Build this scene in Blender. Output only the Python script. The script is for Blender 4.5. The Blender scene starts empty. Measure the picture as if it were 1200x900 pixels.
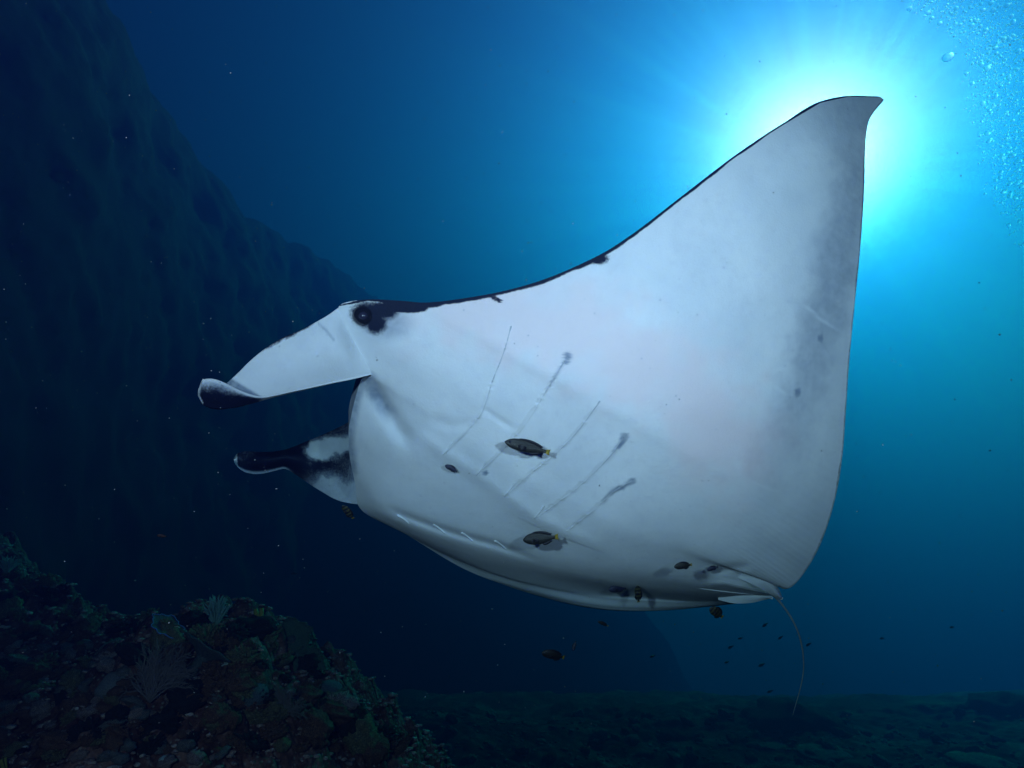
import bpy, math, random
import numpy as np
from mathutils import Vector, Matrix

random.seed(7)
RNG = np.random.default_rng(11)
SC = bpy.context.scene
COL = SC.collection

# ------------------------------------------------------------------ camera
EXPOSURE = -0.5
FPX, PITCH, CAM_Z = 715.0, math.radians(14.0), 1.8      # focal length in photo pixels, tilt up, height over the sea floor
CP, SP = math.cos(PITCH), math.sin(PITCH)
cd = bpy.data.cameras.new('camera')
cd.sensor_width = 36.0
cd.lens = 36.0 * FPX / 1200.0
cd.clip_start, cd.clip_end = 0.02, 500.0
cam = bpy.data.objects.new('camera', cd)
COL.objects.link(cam)
cam.location = (0, 0, CAM_Z)
cam.rotation_euler = (math.pi / 2 + PITCH, 0, 0)
SC.camera = cam


def at(px, py, D):
    """world point at photo position (px, py) and distance D along the view axis (arrays or numbers)"""
    px, py, D = np.asarray(px, float), np.asarray(py, float), np.asarray(D, float)
    x = (px - 600.0) / FPX * D
    u = (450.0 - py) / FPX * D
    return np.stack([x, D * CP - u * SP, D * SP + u * CP + CAM_Z], -1)


RIGHT = Vector((1, 0, 0))
UP = Vector((0, -SP, CP))
FWD = Vector((0, CP, SP))

# ------------------------------------------------------------------ open water seen as the world, sun
s_ = at(955, 203, 1.0) - np.array([0, 0, CAM_Z])
SUN = Vector(s_).normalized()
sun_el = math.asin(SUN.z)
sun_az = math.atan2(SUN.x, SUN.y)

world = bpy.data.worlds.new('World')
SC.world = world
world.use_nodes = True
nt = world.node_tree
nt.nodes.clear()
N, Lk = nt.nodes, nt.links


def wm(op, a, b=None, clamp=False):
    n = N.new('ShaderNodeMath')
    n.operation = op
    n.use_clamp = clamp
    for i, v in enumerate((a, b)):
        if v is None:
            continue
        if isinstance(v, (int, float)):
            n.inputs[i].default_value = v
        else:
            Lk.new(v, n.inputs[i])
    return n.outputs[0]


def wv(op, a, b=None):
    n = N.new('ShaderNodeVectorMath')
    n.operation = op
    for i, v in enumerate((a, b)):
        if v is None:
            continue
        if isinstance(v, (tuple, list, Vector)):
            n.inputs[i].default_value = tuple(v)
        else:
            Lk.new(v, n.inputs[i])
    return n


tc = N.new('ShaderNodeTexCoord')
d = tc.outputs['Generated']
cosang = wv('DOT_PRODUCT', d, SUN).outputs['Value']
ang = wm('ARCCOSINE', wm('MINIMUM', wm('MAXIMUM', cosang, -1.0), 1.0))
sep = N.new('ShaderNodeSeparateXYZ')
Lk.new(d, sep.inputs[0])
elev = sep.outputs['Z']
# shafts of light fan out round the sun's direction
e1 = SUN.cross(Vector((0, 0, 1))).normalized()
e2 = e1.cross(SUN).normalized()
c1 = wv('DOT_PRODUCT', d, e1).outputs['Value']
c2 = wv('DOT_PRODUCT', d, e2).outputs['Value']
cmb = N.new('ShaderNodeCombineXYZ')
Lk.new(c1, cmb.inputs[0])
Lk.new(c2, cmb.inputs[1])
unit = wv('NORMALIZE', cmb.outputs[0]).outputs[0]
ns = N.new('ShaderNodeTexNoise')
ns.inputs['Scale'].default_value = 8.0
ns.inputs['Detail'].default_value = 5.0
ns.inputs['Roughness'].default_value = 0.72
Lk.new(unit, ns.inputs['Vector'])
shaft = wm('MULTIPLY_ADD', wm('SUBTRACT', ns.outputs['Fac'], 0.5), 1.8)
shaft.node.inputs[2].default_value = 1.0
shaft = wm('MAXIMUM', shaft, 0.25)
shaft_soft = wm('MULTIPLY_ADD', shaft, 0.12)
shaft_soft.node.inputs[2].default_value = 0.88


def lobe(scale, power=1.0):
    q = wm('DIVIDE', ang, scale)
    if power != 1.0:
        q = wm('POWER', q, power)
    return wm('EXPONENT', wm('MULTIPLY', q, -1.0))


def tint(fac, rgb):
    n = N.new('ShaderNodeVectorMath')
    n.operation = 'SCALE'
    n.inputs[0].default_value = rgb
    Lk.new(fac, n.inputs['Scale'])
    return n.outputs[0]


# light from above fades with looking down
down = N.new('ShaderNodeMapRange')
down.interpolation_type = 'SMOOTHSTEP'
down.inputs['From Min'].default_value = -0.30
down.inputs['From Max'].default_value = 0.55
down.inputs['To Min'].default_value = 0.05
down.inputs['To Max'].default_value = 1.0
Lk.new(elev, down.inputs['Value'])
dn = down.outputs[0]
WORLD_K = 1.5
core = tint(lobe(0.075, 1.5), (190.0, 11.0, 9.0))
ray = wm('MULTIPLY', lobe(0.118, 1.15), shaft)
halo = tint(ray, (4.2, 3.5, 2.8))
mid = tint(wm('MULTIPLY', wm('MULTIPLY', lobe(0.25), dn), shaft_soft), (0.25, 0.80, 0.95))
low = N.new('ShaderNodeMapRange')                          # light that has come a longer way through the water is greener
low.interpolation_type = 'SMOOTHSTEP'
low.inputs['From Min'].default_value = 0.75
low.inputs['From Max'].default_value = 0.10
Lk.new(elev, low.inputs['Value'])
teal = tint(wm('MULTIPLY', wm('MULTIPLY', lobe(0.36, 1.6), low.outputs[0]), dn), (0.03, 1.9, 1.0))
wide = tint(wm('MULTIPLY', lobe(1.1), dn), (0.001, 0.003, 0.06))
base = tint(dn, (0.0003, 0.003, 0.012))
sky = N.new('ShaderNodeTexSky')
sky.sky_type = 'NISHITA'
sky.sun_disc = False
sky.sun_elevation = sun_el
sky.sun_rotation = sun_az
skyt = wv('MULTIPLY', sky.outputs[0], (0.00005, 0.0012, 0.0035)).outputs[0]   # daylight after metres of water
acc = core
for t in (halo, mid, teal, wide, base, skyt):
    acc = wv('ADD', acc, t).outputs[0]
bg = N.new('ShaderNodeBackground')
Lk.new(acc, bg.inputs['Color'])
bg.inputs['Strength'].default_value = WORLD_K
wo = N.new('ShaderNodeOutputWorld')
Lk.new(bg.outputs[0], wo.inputs['Surface'])
world.cycles.sampling_method = 'MANUAL'
world.cycles.sample_map_resolution = 512

sl = bpy.data.lights.new('sun', 'SUN')
sl.energy = 4.6
sl.angle = math.radians(0.53)
sl.color = (1.0, 0.95, 0.86)
sun = bpy.data.objects.new('sun', sl)
COL.objects.link(sun)
sun.rotation_euler = (-SUN).to_track_quat('-Z', 'Y').to_euler()
sun.location = (6, 8, 9)


# the diver's two flash strobes on their arms beside the camera: they light the belly and throw the fishes' shadows on it
def strobe(px, py, back, power, aim, size=90, blend=0.9):
    L = bpy.data.lights.new('strobe_light', 'SPOT')
    L.energy = power
    L.shadow_soft_size = 0.05
    L.spot_size = math.radians(size)
    L.spot_blend = blend
    L.color = (0.72, 0.74, 1.0)
    o = bpy.data.objects.new('strobe_light', L)
    COL.objects.link(o)
    p = Vector(at(600, 450, 0)) + RIGHT * px + UP * py - FWD * back
    o.location = p
    o.rotation_euler = (Vector(aim) - p).to_track_quat('-Z', 'Y').to_euler()


strobe(0.62, 0.25, 0.10, 215, at(765, 250, 2.0), 79, 1.0)
strobe(-0.60, 0.32, 0.10, 180, at(440, 400, 2.0), 138, 1.0)

# ------------------------------------------------------------------ render settings
SC.render.engine = 'CYCLES'
SC.cycles.use_denoising = True
try:
    SC.cycles.denoiser = 'OPENIMAGEDENOISE'
except Exception:
    pass
SC.cycles.max_bounces = 8
SC.cycles.transmission_bounces = 6
SC.cycles.diffuse_bounces = 2
SC.cycles.glossy_bounces = 2
SC.cycles.volume_bounces = 0
SC.cycles.transparent_max_bounces = 8
SC.cycles.sample_clamp_indirect = 12.0
SC.cycles.caustics_reflective = False
SC.cycles.caustics_refractive = False
SC.view_settings.view_transform = 'Standard'
SC.view_settings.look = 'None'
SC.view_settings.gamma = 1.0
SC.view_settings.exposure = EXPOSURE
SC.view_settings.use_curve_mapping = False


# ------------------------------------------------------------------ helpers
def mesh(name, V, F, mat=None, parent=None, origin=(0, 0, 0), smooth=True, col=None, uv=None):
    V = np.asarray(V, float) - np.asarray(origin, float)
    me = bpy.data.meshes.new(name)
    if isinstance(F, np.ndarray):
        me.vertices.add(len(V))
        me.vertices.foreach_set('co', V.astype(np.float32).ravel())
        k = F.shape[1]
        me.loops.add(F.size)
        me.loops.foreach_set('vertex_index', F.astype(np.int32).ravel())
        me.polygons.add(len(F))
        me.polygons.foreach_set('loop_start', np.arange(0, F.size, k, dtype=np.int32))
        me.update(calc_edges=True)
        me.validate()
    else:
        me.from_pydata([tuple(v) for v in V], [], [tuple(f) for f in F])
    if smooth:
        me.polygons.foreach_set('use_smooth', np.ones(len(me.polygons), dtype=bool))
    if col is not None:
        a = me.attributes.new('pigment', 'FLOAT_COLOR', 'POINT')
        a.data.foreach_set('color', np.asarray(col, np.float32).ravel())
    if uv is not None:
        a = me.attributes.new('param', 'FLOAT_VECTOR', 'POINT')
        a.data.foreach_set('vector', np.asarray(uv, np.float32).ravel())
    me.update()
    o = bpy.data.objects.new(name, me)
    COL.objects.link(o)
    if mat is not None:
        me.materials.append(mat)
    if parent is not None:
        o.parent = parent
    else:
        o.location = origin
    return o


def empty(name, loc):
    o = bpy.data.objects.new(name, None)
    o.empty_display_size = 0.1
    COL.objects.link(o)
    o.location = loc
    return o


def tag(o, label=None, cat=None, group=None, kind=None):
    for k, v in (('label', label), ('category', cat), ('group', group), ('kind', kind)):
        if v:
            o[k] = v
    return o


def copy_tree(o, parent=None):
    c = o.copy()
    COL.objects.link(c)
    c.parent = parent
    for ch in o.children:
        copy_tree(ch, c)
    return c


def pchip(x, Y, q):
    """shape-keeping cubic through (x, Y[k, ...]) at q"""
    x, Y, q = np.asarray(x, float), np.asarray(Y, float), np.asarray(q, float)
    h = np.diff(x)
    dl = np.diff(Y, axis=0) / h.reshape((-1,) + (1,) * (Y.ndim - 1))
    m = np.zeros_like(Y)
    m[1:-1] = (dl[:-1] * h[1:].reshape((-1,) + (1,) * (Y.ndim - 1)) + dl[1:] * h[:-1].reshape((-1,) + (1,) * (Y.ndim - 1))) / (h[1:] + h[:-1]).reshape((-1,) + (1,) * (Y.ndim - 1))
    m[0], m[-1] = dl[0], dl[-1]
    i = np.clip(np.searchsorted(x, q, side='right') - 1, 0, len(x) - 2)
    t = (q - x[i]) / h[i]
    sh = (-1,) + (1,) * (Y.ndim - 1)
    t, hh = t.reshape(sh), h[i].reshape(sh)
    return ((2 * t**3 - 3 * t**2 + 1) * Y[i] + (t**3 - 2 * t**2 + t) * hh * m[i] + (-2 * t**3 + 3 * t**2) * Y[i + 1] + (t**3 - t**2) * hh * m[i + 1])


def grid_faces(n, m, off=0, flip=False, wrap=False):
    i, j = np.meshgrid(np.arange(n - 1), np.arange(m if wrap else m - 1), indexing='ij')
    a = i * m + j
    b = i * m + (j + 1) % m
    F = np.stack([a, b, b + m, a + m], -1).reshape(-1, 4) + off
    return F[:, ::-1] if flip else F


def grid_normals(P):
    du = np.gradient(P, axis=0)
    dv = np.gradient(P, axis=1)
    n = np.cross(du, dv)
    return n / np.maximum(np.linalg.norm(n, axis=-1, keepdims=True), 1e-12)


RING = []


def ray_dir(P):
    v = P - np.array([0, 0, CAM_Z])
    return v / np.linalg.norm(v, axis=-1, keepdims=True)


def shell_attr(front, back):
    r = RING[-1]
    return np.concatenate([front, back, front[r], back[r]])


def solid(P, thick, toward=None):
    """closed shell: front grid P (n, m, 3), back grid pushed off it by thick along the normal facing away from the camera"""
    n, m = P.shape[:2]
    nr = grid_normals(P)
    view = P - np.array([0, 0, CAM_Z])
    if toward is None:
        s = np.sign((nr[n // 2, m // 2] * view[n // 2, m // 2]).sum())
        nr = nr * s
    if toward is not None:
        nr = toward
    B = P + nr * thick[..., None]
    k = n * m
    idx = np.arange(k).reshape(n, m)
    ring = np.concatenate([idx[0, :-1], idx[:-1, -1], idx[-1, :0:-1], idx[:0:-1, 0]])
    q = len(ring)
    V = np.concatenate([P.reshape(-1, 3), B.reshape(-1, 3), P.reshape(-1, 3)[ring], B.reshape(-1, 3)[ring]])
    r0 = 2 * k + np.arange(q)
    r1 = 2 * k + (np.arange(q) + 1) % q
    F = np.concatenate([grid_faces(n, m), grid_faces(n, m, k, True), np.stack([r0, r0 + q, r1 + q, r1], -1)])
    RING.append(ring)
    # orientation: front faces look at the camera
    a, b_, c = P[n // 2, m // 2], P[n // 2, m // 2 + 1], P[n // 2 + 1, m // 2 + 1]
    if np.dot(np.cross(b_ - a, c - a), a - np.array([0, 0, CAM_Z])) > 0:
        F = F[:, ::-1]
    return V, F


_HT = np.random.default_rng(4).random(4096)
_HP = np.random.default_rng(5).permutation(4096)


def hash3(ix, iy, iz, seed):
    return _HT[_HP[(_HP[(_HP[(ix + seed * 131) & 4095] + iy) & 4095] + iz) & 4095]]


def vnoise(P, seed=0):
    P = np.asarray(P, float)
    f = np.floor(P).astype(np.int64)
    t = P - f
    t = t * t * (3 - 2 * t)
    r = 0
    for dx in (0, 1):
        for dy in (0, 1):
            for dz in (0, 1):
                w = (t[..., 0] if dx else 1 - t[..., 0]) * (t[..., 1] if dy else 1 - t[..., 1]) * (t[..., 2] if dz else 1 - t[..., 2])
                r = r + w * hash3(f[..., 0] + dx, f[..., 1] + dy, f[..., 2] + dz, seed)
    return r


def fbm(P, oct=4, seed=0, gain=0.5):
    P = np.asarray(P, float)
    a, s, r = 1.0, 0.0, 0
    for k in range(oct):
        r = r + a * (vnoise(P * 2.03**k, seed + k) - 0.5)
        s += a
        a *= gain
    return r / s


def sstep(a, b, x):
    t = np.clip((np.asarray(x, float) - a) / (b - a), 0, 1)
    return t * t * (3 - 2 * t)


def seg_dist(px, py, poly):
    """distance in photo pixels from points to a polyline and the place along it (0..1)"""
    poly = np.asarray(poly, float)
    seg = np.linalg.norm(np.diff(poly, axis=0), axis=1)
    cum = np.concatenate([[0], np.cumsum(seg)])
    best = np.full(np.shape(px), 1e9)
    along = np.zeros(np.shape(px))
    side = np.zeros(np.shape(px))
    for k in range(len(poly) - 1):
        a, b = poly[k], poly[k + 1]
        e = b - a
        t = np.clip(((px - a[0]) * e[0] + (py - a[1]) * e[1]) / (e @ e), 0, 1)
        dx, dy = px - a[0] - t * e[0], py - a[1] - t * e[1]
        dd = np.hypot(dx, dy)
        w = dd < best
        best = np.where(w, dd, best)
        along = np.where(w, (cum[k] + t * seg[k]) / cum[-1], along)
        side = np.where(w, np.sign(e[0] * dy - e[1] * dx), side)
    return best, along, side


def tube(path, rad, nseg=8, cap=True):
    path = np.asarray(path, float)
    n = len(path)
    rad = np.broadcast_to(np.asarray(rad, float), (n,))
    tg = np.gradient(path, axis=0)
    tg /= np.maximum(np.linalg.norm(tg, axis=1, keepdims=True), 1e-9)
    ref = np.array([0.31, 0.87, 0.38])
    V = []
    for k in range(n):
        a = np.cross(tg[k], ref)
        a /= np.linalg.norm(a)
        b = np.cross(tg[k], a)
        th = np.arange(nseg) * 2 * math.pi / nseg
        V.append(path[k] + rad[k] * (np.cos(th)[:, None] * a + np.sin(th)[:, None] * b))
    V = np.concatenate(V)
    F = [tuple(f) for f in grid_faces(n, nseg, wrap=True)]
    if cap:
        V = np.concatenate([V, path[:1], path[-1:] + tg[-1:] * rad[-1]])
        for j in range(nseg):
            F.append((n * nseg, (j + 1) % nseg, j))
            F.append((n * nseg + 1, (n - 1) * nseg + j, (n - 1) * nseg + (j + 1) % nseg))
    return V, F


def join(parts):
    V, F, o = [], [], 0
    for v, f in parts:
        V.append(np.asarray(v, float))
        F += [tuple(int(i) + o for i in q) for q in f]
        o += len(v)
    return np.concatenate(V), F


def join_same(Vs, f):
    """many copies of one small mesh, as one (quads or triangles array)"""
    f = np.array(f)
    n = len(Vs[0])
    return np.concatenate(Vs), (f[None] + (np.arange(len(Vs)) * n)[:, None, None]).reshape(-1, f.shape[1])


def ico(sub=2):
    import bmesh
    bm = bmesh.new()
    bmesh.ops.create_icosphere(bm, subdivisions=sub, radius=1.0)
    V = np.array([v.co[:] for v in bm.verts])
    F = [tuple(v.index for v in f.verts) for f in bm.faces]
    bm.free()
    return V, F


# ------------------------------------------------------------------ materials
def new_mat(name):
    m = bpy.data.materials.new(name)
    m.use_nodes = True
    return m, m.node_tree, m.node_tree.nodes, m.node_tree.links, m.node_tree.nodes['Principled BSDF']


def rock_mat(name, c1, c2, c3, scale=6.0, rough=0.9, bump=0.6, spots=0.0):
    m, t, n, l, b = new_mat(name)
    co = n.new('ShaderNodeTexCoord')
    oi = n.new('ShaderNodeObjectInfo')
    ad = n.new('ShaderNodeVectorMath')
    ad.operation = 'ADD'
    l.new(co.outputs['Object'], ad.inputs[0])
    l.new(oi.outputs['Location'], ad.inputs[1])
    n1 = n.new('ShaderNodeTexNoise')
    n1.inputs['Scale'].default_value = scale
    n1.inputs['Detail'].default_value = 6
    n1.inputs['Roughness'].default_value = 0.7
    l.new(ad.outputs[0], n1.inputs['Vector'])
    r = n.new('ShaderNodeValToRGB')
    e = r.color_ramp.elements
    e[0].position, e[0].color = 0.33, (*c1, 1)
    e[1].position, e[1].color = 0.68, (*c3, 1)
    q = e.new(0.5)
    q.color = (*c2, 1)
    l.new(n1.outputs['Fac'], r.inputs[0])
    v = n.new('ShaderNodeTexVoronoi')
    v.inputs['Scale'].default_value = scale * 5
    l.new(ad.outputs[0], v.inputs['Vector'])
    out = r.outputs[0]
    if spots:
        mr = n.new('ShaderNodeMapRange')
        mr.inputs['From Min'].default_value = 0.12
        mr.inputs['From Max'].default_value = 0.30
        mr.inputs['To Min'].default_value = spots
        mr.inputs['To Max'].default_value = 0.0
        l.new(v.outputs['Distance'], mr.inputs['Value'])
        mx = n.new('ShaderNodeMix')
        mx.data_type = 'RGBA'
        l.new(mr.outputs[0], mx.inputs['Factor'])
        l.new(out, mx.inputs['A'])
        mx.inputs['B'].default_value = (0.42, 0.40, 0.40, 1)
        out = mx.outputs['Result']
    l.new(out, b.inputs['Base Color'])
    b.inputs['Roughness'].default_value = rough
    b.inputs['Specular IOR Level'].default_value = 0.15
    bp = n.new('ShaderNodeBump')
    bp.inputs['Strength'].default_value = bump
    bp.inputs['Distance'].default_value = 0.02
    a2 = n.new('ShaderNodeMath')
    a2.operation = 'ADD'
    l.new(n1.outputs['Fac'], a2.inputs[0])
    l.new(v.outputs['Distance'], a2.inputs[1])
    l.new(a2.outputs[0], bp.inputs['Height'])
    l.new(bp.outputs[0], b.inputs['Normal'])
    return m


def plain_mat(name, rgb, rough=0.6, var=0.25, scale=25.0, spec=0.3, bump=0.2):
    m, t, n, l, b = new_mat(name)
    co = n.new('ShaderNodeTexCoord')
    n1 = n.new('ShaderNodeTexNoise')
    n1.inputs['Scale'].default_value = scale
    n1.inputs['Detail'].default_value = 4
    l.new(co.outputs['Object'], n1.inputs['Vector'])
    mr = n.new('ShaderNodeMapRange')
    mr.inputs['From Min'].default_value = 0.25
    mr.inputs['From Max'].default_value = 0.75
    mr.inputs['To Min'].default_value = 1 - var
    mr.inputs['To Max'].default_value = 1 + var
    l.new(n1.outputs['Fac'], mr.inputs['Value'])
    mu = n.new('ShaderNodeVectorMath')
    mu.operation = 'SCALE'
    mu.inputs[0].default_value = rgb
    l.new(mr.outputs[0], mu.inputs['Scale'])
    l.new(mu.outputs[0], b.inputs['Base Color'])
    b.inputs['Roughness'].default_value = rough
    b.inputs['Specular IOR Level'].default_value = spec
    if bump:
        bp = n.new('ShaderNodeBump')
        bp.inputs['Strength'].default_value = bump
        bp.inputs['Distance'].default_value = 0.004
        l.new(n1.outputs['Fac'], bp.inputs['Height'])
        l.new(bp.outputs[0], b.inputs['Normal'])
    return m


def manta_skin():
    """white skin; 'pigment' R = black markings, G = slate markings and painted mouth-fold shade, B = rosy flush"""
    m, t, n, l, b = new_mat('manta_skin')
    at_ = n.new('ShaderNodeAttribute')
    at_.attribute_name = 'pigment'
    sp = n.new('ShaderNodeSeparateColor')
    l.new(at_.outputs['Color'], sp.inputs[0])
    co = n.new('ShaderNodeTexCoord')

    def noise(scale, detail=4, rough=0.6, vec=None):
        q = n.new('ShaderNodeTexNoise')
        q.inputs['Scale'].default_value = scale
        q.inputs['Detail'].default_value = detail
        q.inputs['Roughness'].default_value = rough
        l.new(vec or co.outputs['Object'], q.inputs['Vector'])
        return q.outputs['Fac']

    def mr(v, a, b_, c=0.0, d_=1.0, smooth=True):
        q = n.new('ShaderNodeMapRange')
        if smooth:
            q.interpolation_type = 'SMOOTHSTEP'
        for k, x in zip(('From Min', 'From Max', 'To Min', 'To Max'), (a, b_, c, d_)):
            q.inputs[k].default_value = x
        l.new(v, q.inputs['Value'])
        return q.outputs[0]

    def math_(op, x, y):
        q = n.new('ShaderNodeMath')
        q.operation = op
        for i, v in enumerate((x, y)):
            if isinstance(v, (int, float)):
                q.inputs[i].default_value = v
            else:
                l.new(v, q.inputs[i])
        return q.outputs[0]

    def mix(f, A, B):
        q = n.new('ShaderNodeMix')
        q.data_type = 'RGBA'
        l.new(f, q.inputs['Factor'])
        for k, v in (('A', A), ('B', B)):
            if isinstance(v, tuple):
                q.inputs[k].default_value = (*v, 1)
            else:
                l.new(v, q.inputs[k])
        return q.outputs['Result']

    big = noise(3.0, 3)
    mot = noise(28.0, 5, 0.7)
    fine = noise(140.0, 3, 0.7)
    c = mix(mr(big, 0.3, 0.7), (0.70, 0.72, 0.76), (0.80, 0.80, 0.82))
    c = mix(mr(mot, 0.45, 0.78, 0, 0.32), c, (0.56, 0.56, 0.64))
    c = mix(mr(noise(70.0, 4, 0.75), 0.52, 0.75, 0, 0.26), c, (0.66, 0.53, 0.55))
    c = mix(sp.outputs['Blue'], c, (0.82, 0.67, 0.69))
    # freckles
    vo = n.new('ShaderNodeTexVoronoi')
    vo.inputs['Scale'].default_value = 34.0
    l.new(co.outputs['Object'], vo.inputs['Vector'])
    pick = n.new('ShaderNodeSeparateColor')
    l.new(vo.outputs['Color'], pick.inputs[0])
    fr = math_('MULTIPLY', mr(vo.outputs['Distance'], 0.06, 0.14, 1, 0), mr(pick.outputs['Red'], 0.86, 0.9))
    c = mix(math_('MULTIPLY', fr, 0.5), c, (0.30, 0.32, 0.40))
    # slate band, streaky
    gr = math_('MULTIPLY', sp.outputs['Green'], mr(mot, 0.25, 0.65, 0.65, 1.0))
    c = mix(gr, c, (0.16, 0.21, 0.30))
    # black marks with ragged edges
    dk = math_('ADD', sp.outputs['Red'], math_('MULTIPLY', math_('SUBTRACT', fine, 0.5), 0.8))
    c = mix(mr(dk, 0.22, 0.85), c, (0.008, 0.012, 0.030))
    l.new(c, b.inputs['Base Color'])
    b.inputs['Roughness'].default_value = 0.6
    b.inputs['Specular IOR Level'].default_value = 0.12
    # fine grain plus the fin rays along the rear margin
    pa = n.new('ShaderNodeAttribute')
    pa.attribute_name = 'param'
    ps = n.new('ShaderNodeSeparateXYZ')
    l.new(pa.outputs['Vector'], ps.inputs[0])
    wave = math_('SINE', math_('MULTIPLY', ps.outputs['Y'], 520.0), 0.0)
    wave = math_('MULTIPLY', wave, mr(ps.outputs['X'], 0.72, 0.97, 0, 0.22))
    hsum = math_('ADD', math_('ADD', fine, math_('MULTIPLY', mot, 1.2)), wave)
    bp = n.new('ShaderNodeBump')
    bp.inputs['Strength'].default_value = 0.32
    bp.inputs['Distance'].default_value = 0.004
    l.new(hsum, bp.inputs['Height'])
    l.new(bp.outputs[0], b.inputs['Normal'])
    return m


SKIN = manta_skin()
M_GILL = plain_mat('gill_dark', (0.34, 0.38, 0.46), 0.7, .5)
M_GILLP = plain_mat('gill_pale', (0.78, 0.80, 0.84), 0.35)
M_EYE = plain_mat('eye_dark', (0.012, 0.012, 0.016), 0.15, spec=0.5, bump=0)
M_PUPIL = plain_mat('pupil', (0.025, 0.025, 0.05), 0.25, spec=0.4, bump=0)
M_MOUTH = plain_mat('mouth_dark', (0.02, 0.02, 0.025), 0.8)


# ------------------------------------------------------------------ sea floor, reef slope, reef wall
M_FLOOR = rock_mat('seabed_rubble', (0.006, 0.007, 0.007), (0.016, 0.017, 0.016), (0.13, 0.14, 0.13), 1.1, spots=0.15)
M_REEF = rock_mat('reef_rock', (0.035, 0.011, 0.008), (0.13, 0.046, 0.034), (0.34, 0.155, 0.13), 7.0, spots=0.35)
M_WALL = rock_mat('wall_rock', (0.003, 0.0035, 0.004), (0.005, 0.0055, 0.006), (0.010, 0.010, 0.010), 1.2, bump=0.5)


def floor_z(x, y):
    p = np.stack([x * 0.5, y * 0.5, 0 * x], -1)
    q = np.stack([x * 3.1, y * 3.1, 0 * x + 5], -1)
    z = fbm(p, 4, 3) * (0.6 + 0.1 * sstep(6, 10, y)) + np.abs(fbm(q, 4, 9, 0.6)) * 0.25 - 0.06
    z += 0.55 * sstep(2.5, 6.5, x) * sstep(14, 8, y)          # rises a little to the right
    far_ = np.maximum(0, y - 14.0)
    z -= 2.1 + 0.27 * (far_ - 4.0 * (1 - np.exp(-far_ / 4.0)))
    return z


xs = np.linspace(-9, 18, 400)
ys = np.concatenate([np.linspace(4.5, 17, 270), np.linspace(17.1, 38, 80)])
X, Y = np.meshgrid(xs, ys, indexing='ij')
V = np.stack([X, Y, floor_z(X, Y)], -1).reshape(-1, 3)
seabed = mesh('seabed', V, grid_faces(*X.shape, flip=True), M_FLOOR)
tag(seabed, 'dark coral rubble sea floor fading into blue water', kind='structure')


def reef_z(x, y):
    hx = np.interp(x, [-9, -6, -4.6, -4.2, -3.4, -2.9, -2.4, -2.0, -1.6, -1.2, -0.9, -0.55, -0.2, 0.3],
                   [2.7, 2.4, 1.95, 1.75, 1.36, 1.16, 1.30, 1.46, 1.26, 0.92, 0.62, 0.30, -0.2, -1.0])
    rid = np.interp(x, [-9, -4, -2, -0.5], [6.0, 5.1, 4.25, 4.4])
    g = np.where(y < rid, 0.30 + 0.70 * sstep(1.4, 1.0, (rid - y) / 2.2 + 1.0 - 0.0) if False else 1 - 0.42 * np.clip((rid - y) / 1.3, 0, 3) ** 1.15, 1 - 0.5 * np.clip((y - rid) / 1.6, 0, 3) ** 1.4)
    p = np.stack([x * 1.3, y * 1.3, 0 * x + 2], -1)
    q = np.stack([x * 6, y * 6, 0 * x + 8], -1)
    w = np.stack([x * 17, y * 17, 0 * x + 3], -1)
    return np.where(hx > 0, hx * g, hx) - 0.10 - 2.4 * sstep(0.5, 2.6, y - rid) - 1.2 * sstep(-0.5, 0.3, x) + fbm(p, 3, 21) * 0.36 + np.abs(fbm(q, 3, 25)) * 0.42 + np.abs(fbm(w, 3, 31)) * 0.07


xs = np.linspace(-8, 0.6, 460)
ys = np.linspace(1.6, 7.6, 330)
X, Y = np.meshgrid(xs, ys, indexing='ij')
V = np.stack([X, Y, reef_z(X, Y)], -1).reshape(-1, 3)
reef = mesh('reef_slope', V, grid_faces(*X.shape, flip=True), M_REEF)
tag(reef, 'dark rocky reef slope rising at the lower left', kind='structure')

# the wall: crest about 13 m over the sea floor, running away from the camera on the left
yy = np.linspace(-1.0, 24, 260)
tt = np.linspace(0, 1, 150)
Yg, Tg = np.meshgrid(yy, tt, indexing='ij')
WS = 1.6
yy = yy * WS
Yg = Yg * WS
crest_x = WS * np.interp(yy / WS, [-1, 5, 6.5, 8, 9.7, 11.5, 13.7, 17, 19, 21.5, 24.1], [-4.9, -5.1, -5.4, -5.7, -5.85, -5.6, -5.2, -4.3, -3.7, 1.5, 8.0])
crest_z = CAM_Z + WS * (-CAM_Z + np.interp(yy / WS, [-1, 5, 6.5, 8, 9.7, 11.5, 13.7, 17, 19, 21.5, 24.1], [8.6, 8.5, 8.6, 8.7, 8.5, 8.3, 8.7, 8.9, 9.1, 4.5, -6.5]))
foot_x = crest_x + 1.3
tf = np.clip(Tg / 0.7, 0, 1)
tb = np.clip((Tg - 0.7) / 0.3, 0, 1)
Xw = foot_x[:, None] + (crest_x - foot_x)[:, None] * tf**1.5 - 4.5 * tb
z_foot = -3.0 - 0.25 * np.maximum(0, yy - 12.0)[:, None]
Zw = z_foot + (crest_z[:, None] - z_foot) * np.sin(tf * math.pi / 2) ** 0.9 + 0.5 * tb
Pn = np.stack([Xw * 0.45, Yg * 0.45, Zw * 0.45], -1)
disp = fbm(Pn, 4, 40) * 1.3 + fbm(Pn * 4, 5, 44, .65) * 0.5
fade = 1 - 0.55 * sstep(0.4, 0.7, Tg)
Xw = Xw + disp * fade
Zw = Zw + fbm(Pn * 1.7 + 9, 4, 48) * 0.9 * sstep(0.3, 0.65, Tg)
V = np.stack([Xw, Yg, Zw], -1).reshape(-1, 3)
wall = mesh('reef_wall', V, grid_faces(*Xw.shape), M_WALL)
tag(wall, 'dark steep reef wall fading into blue at the left', kind='structure')

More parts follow.
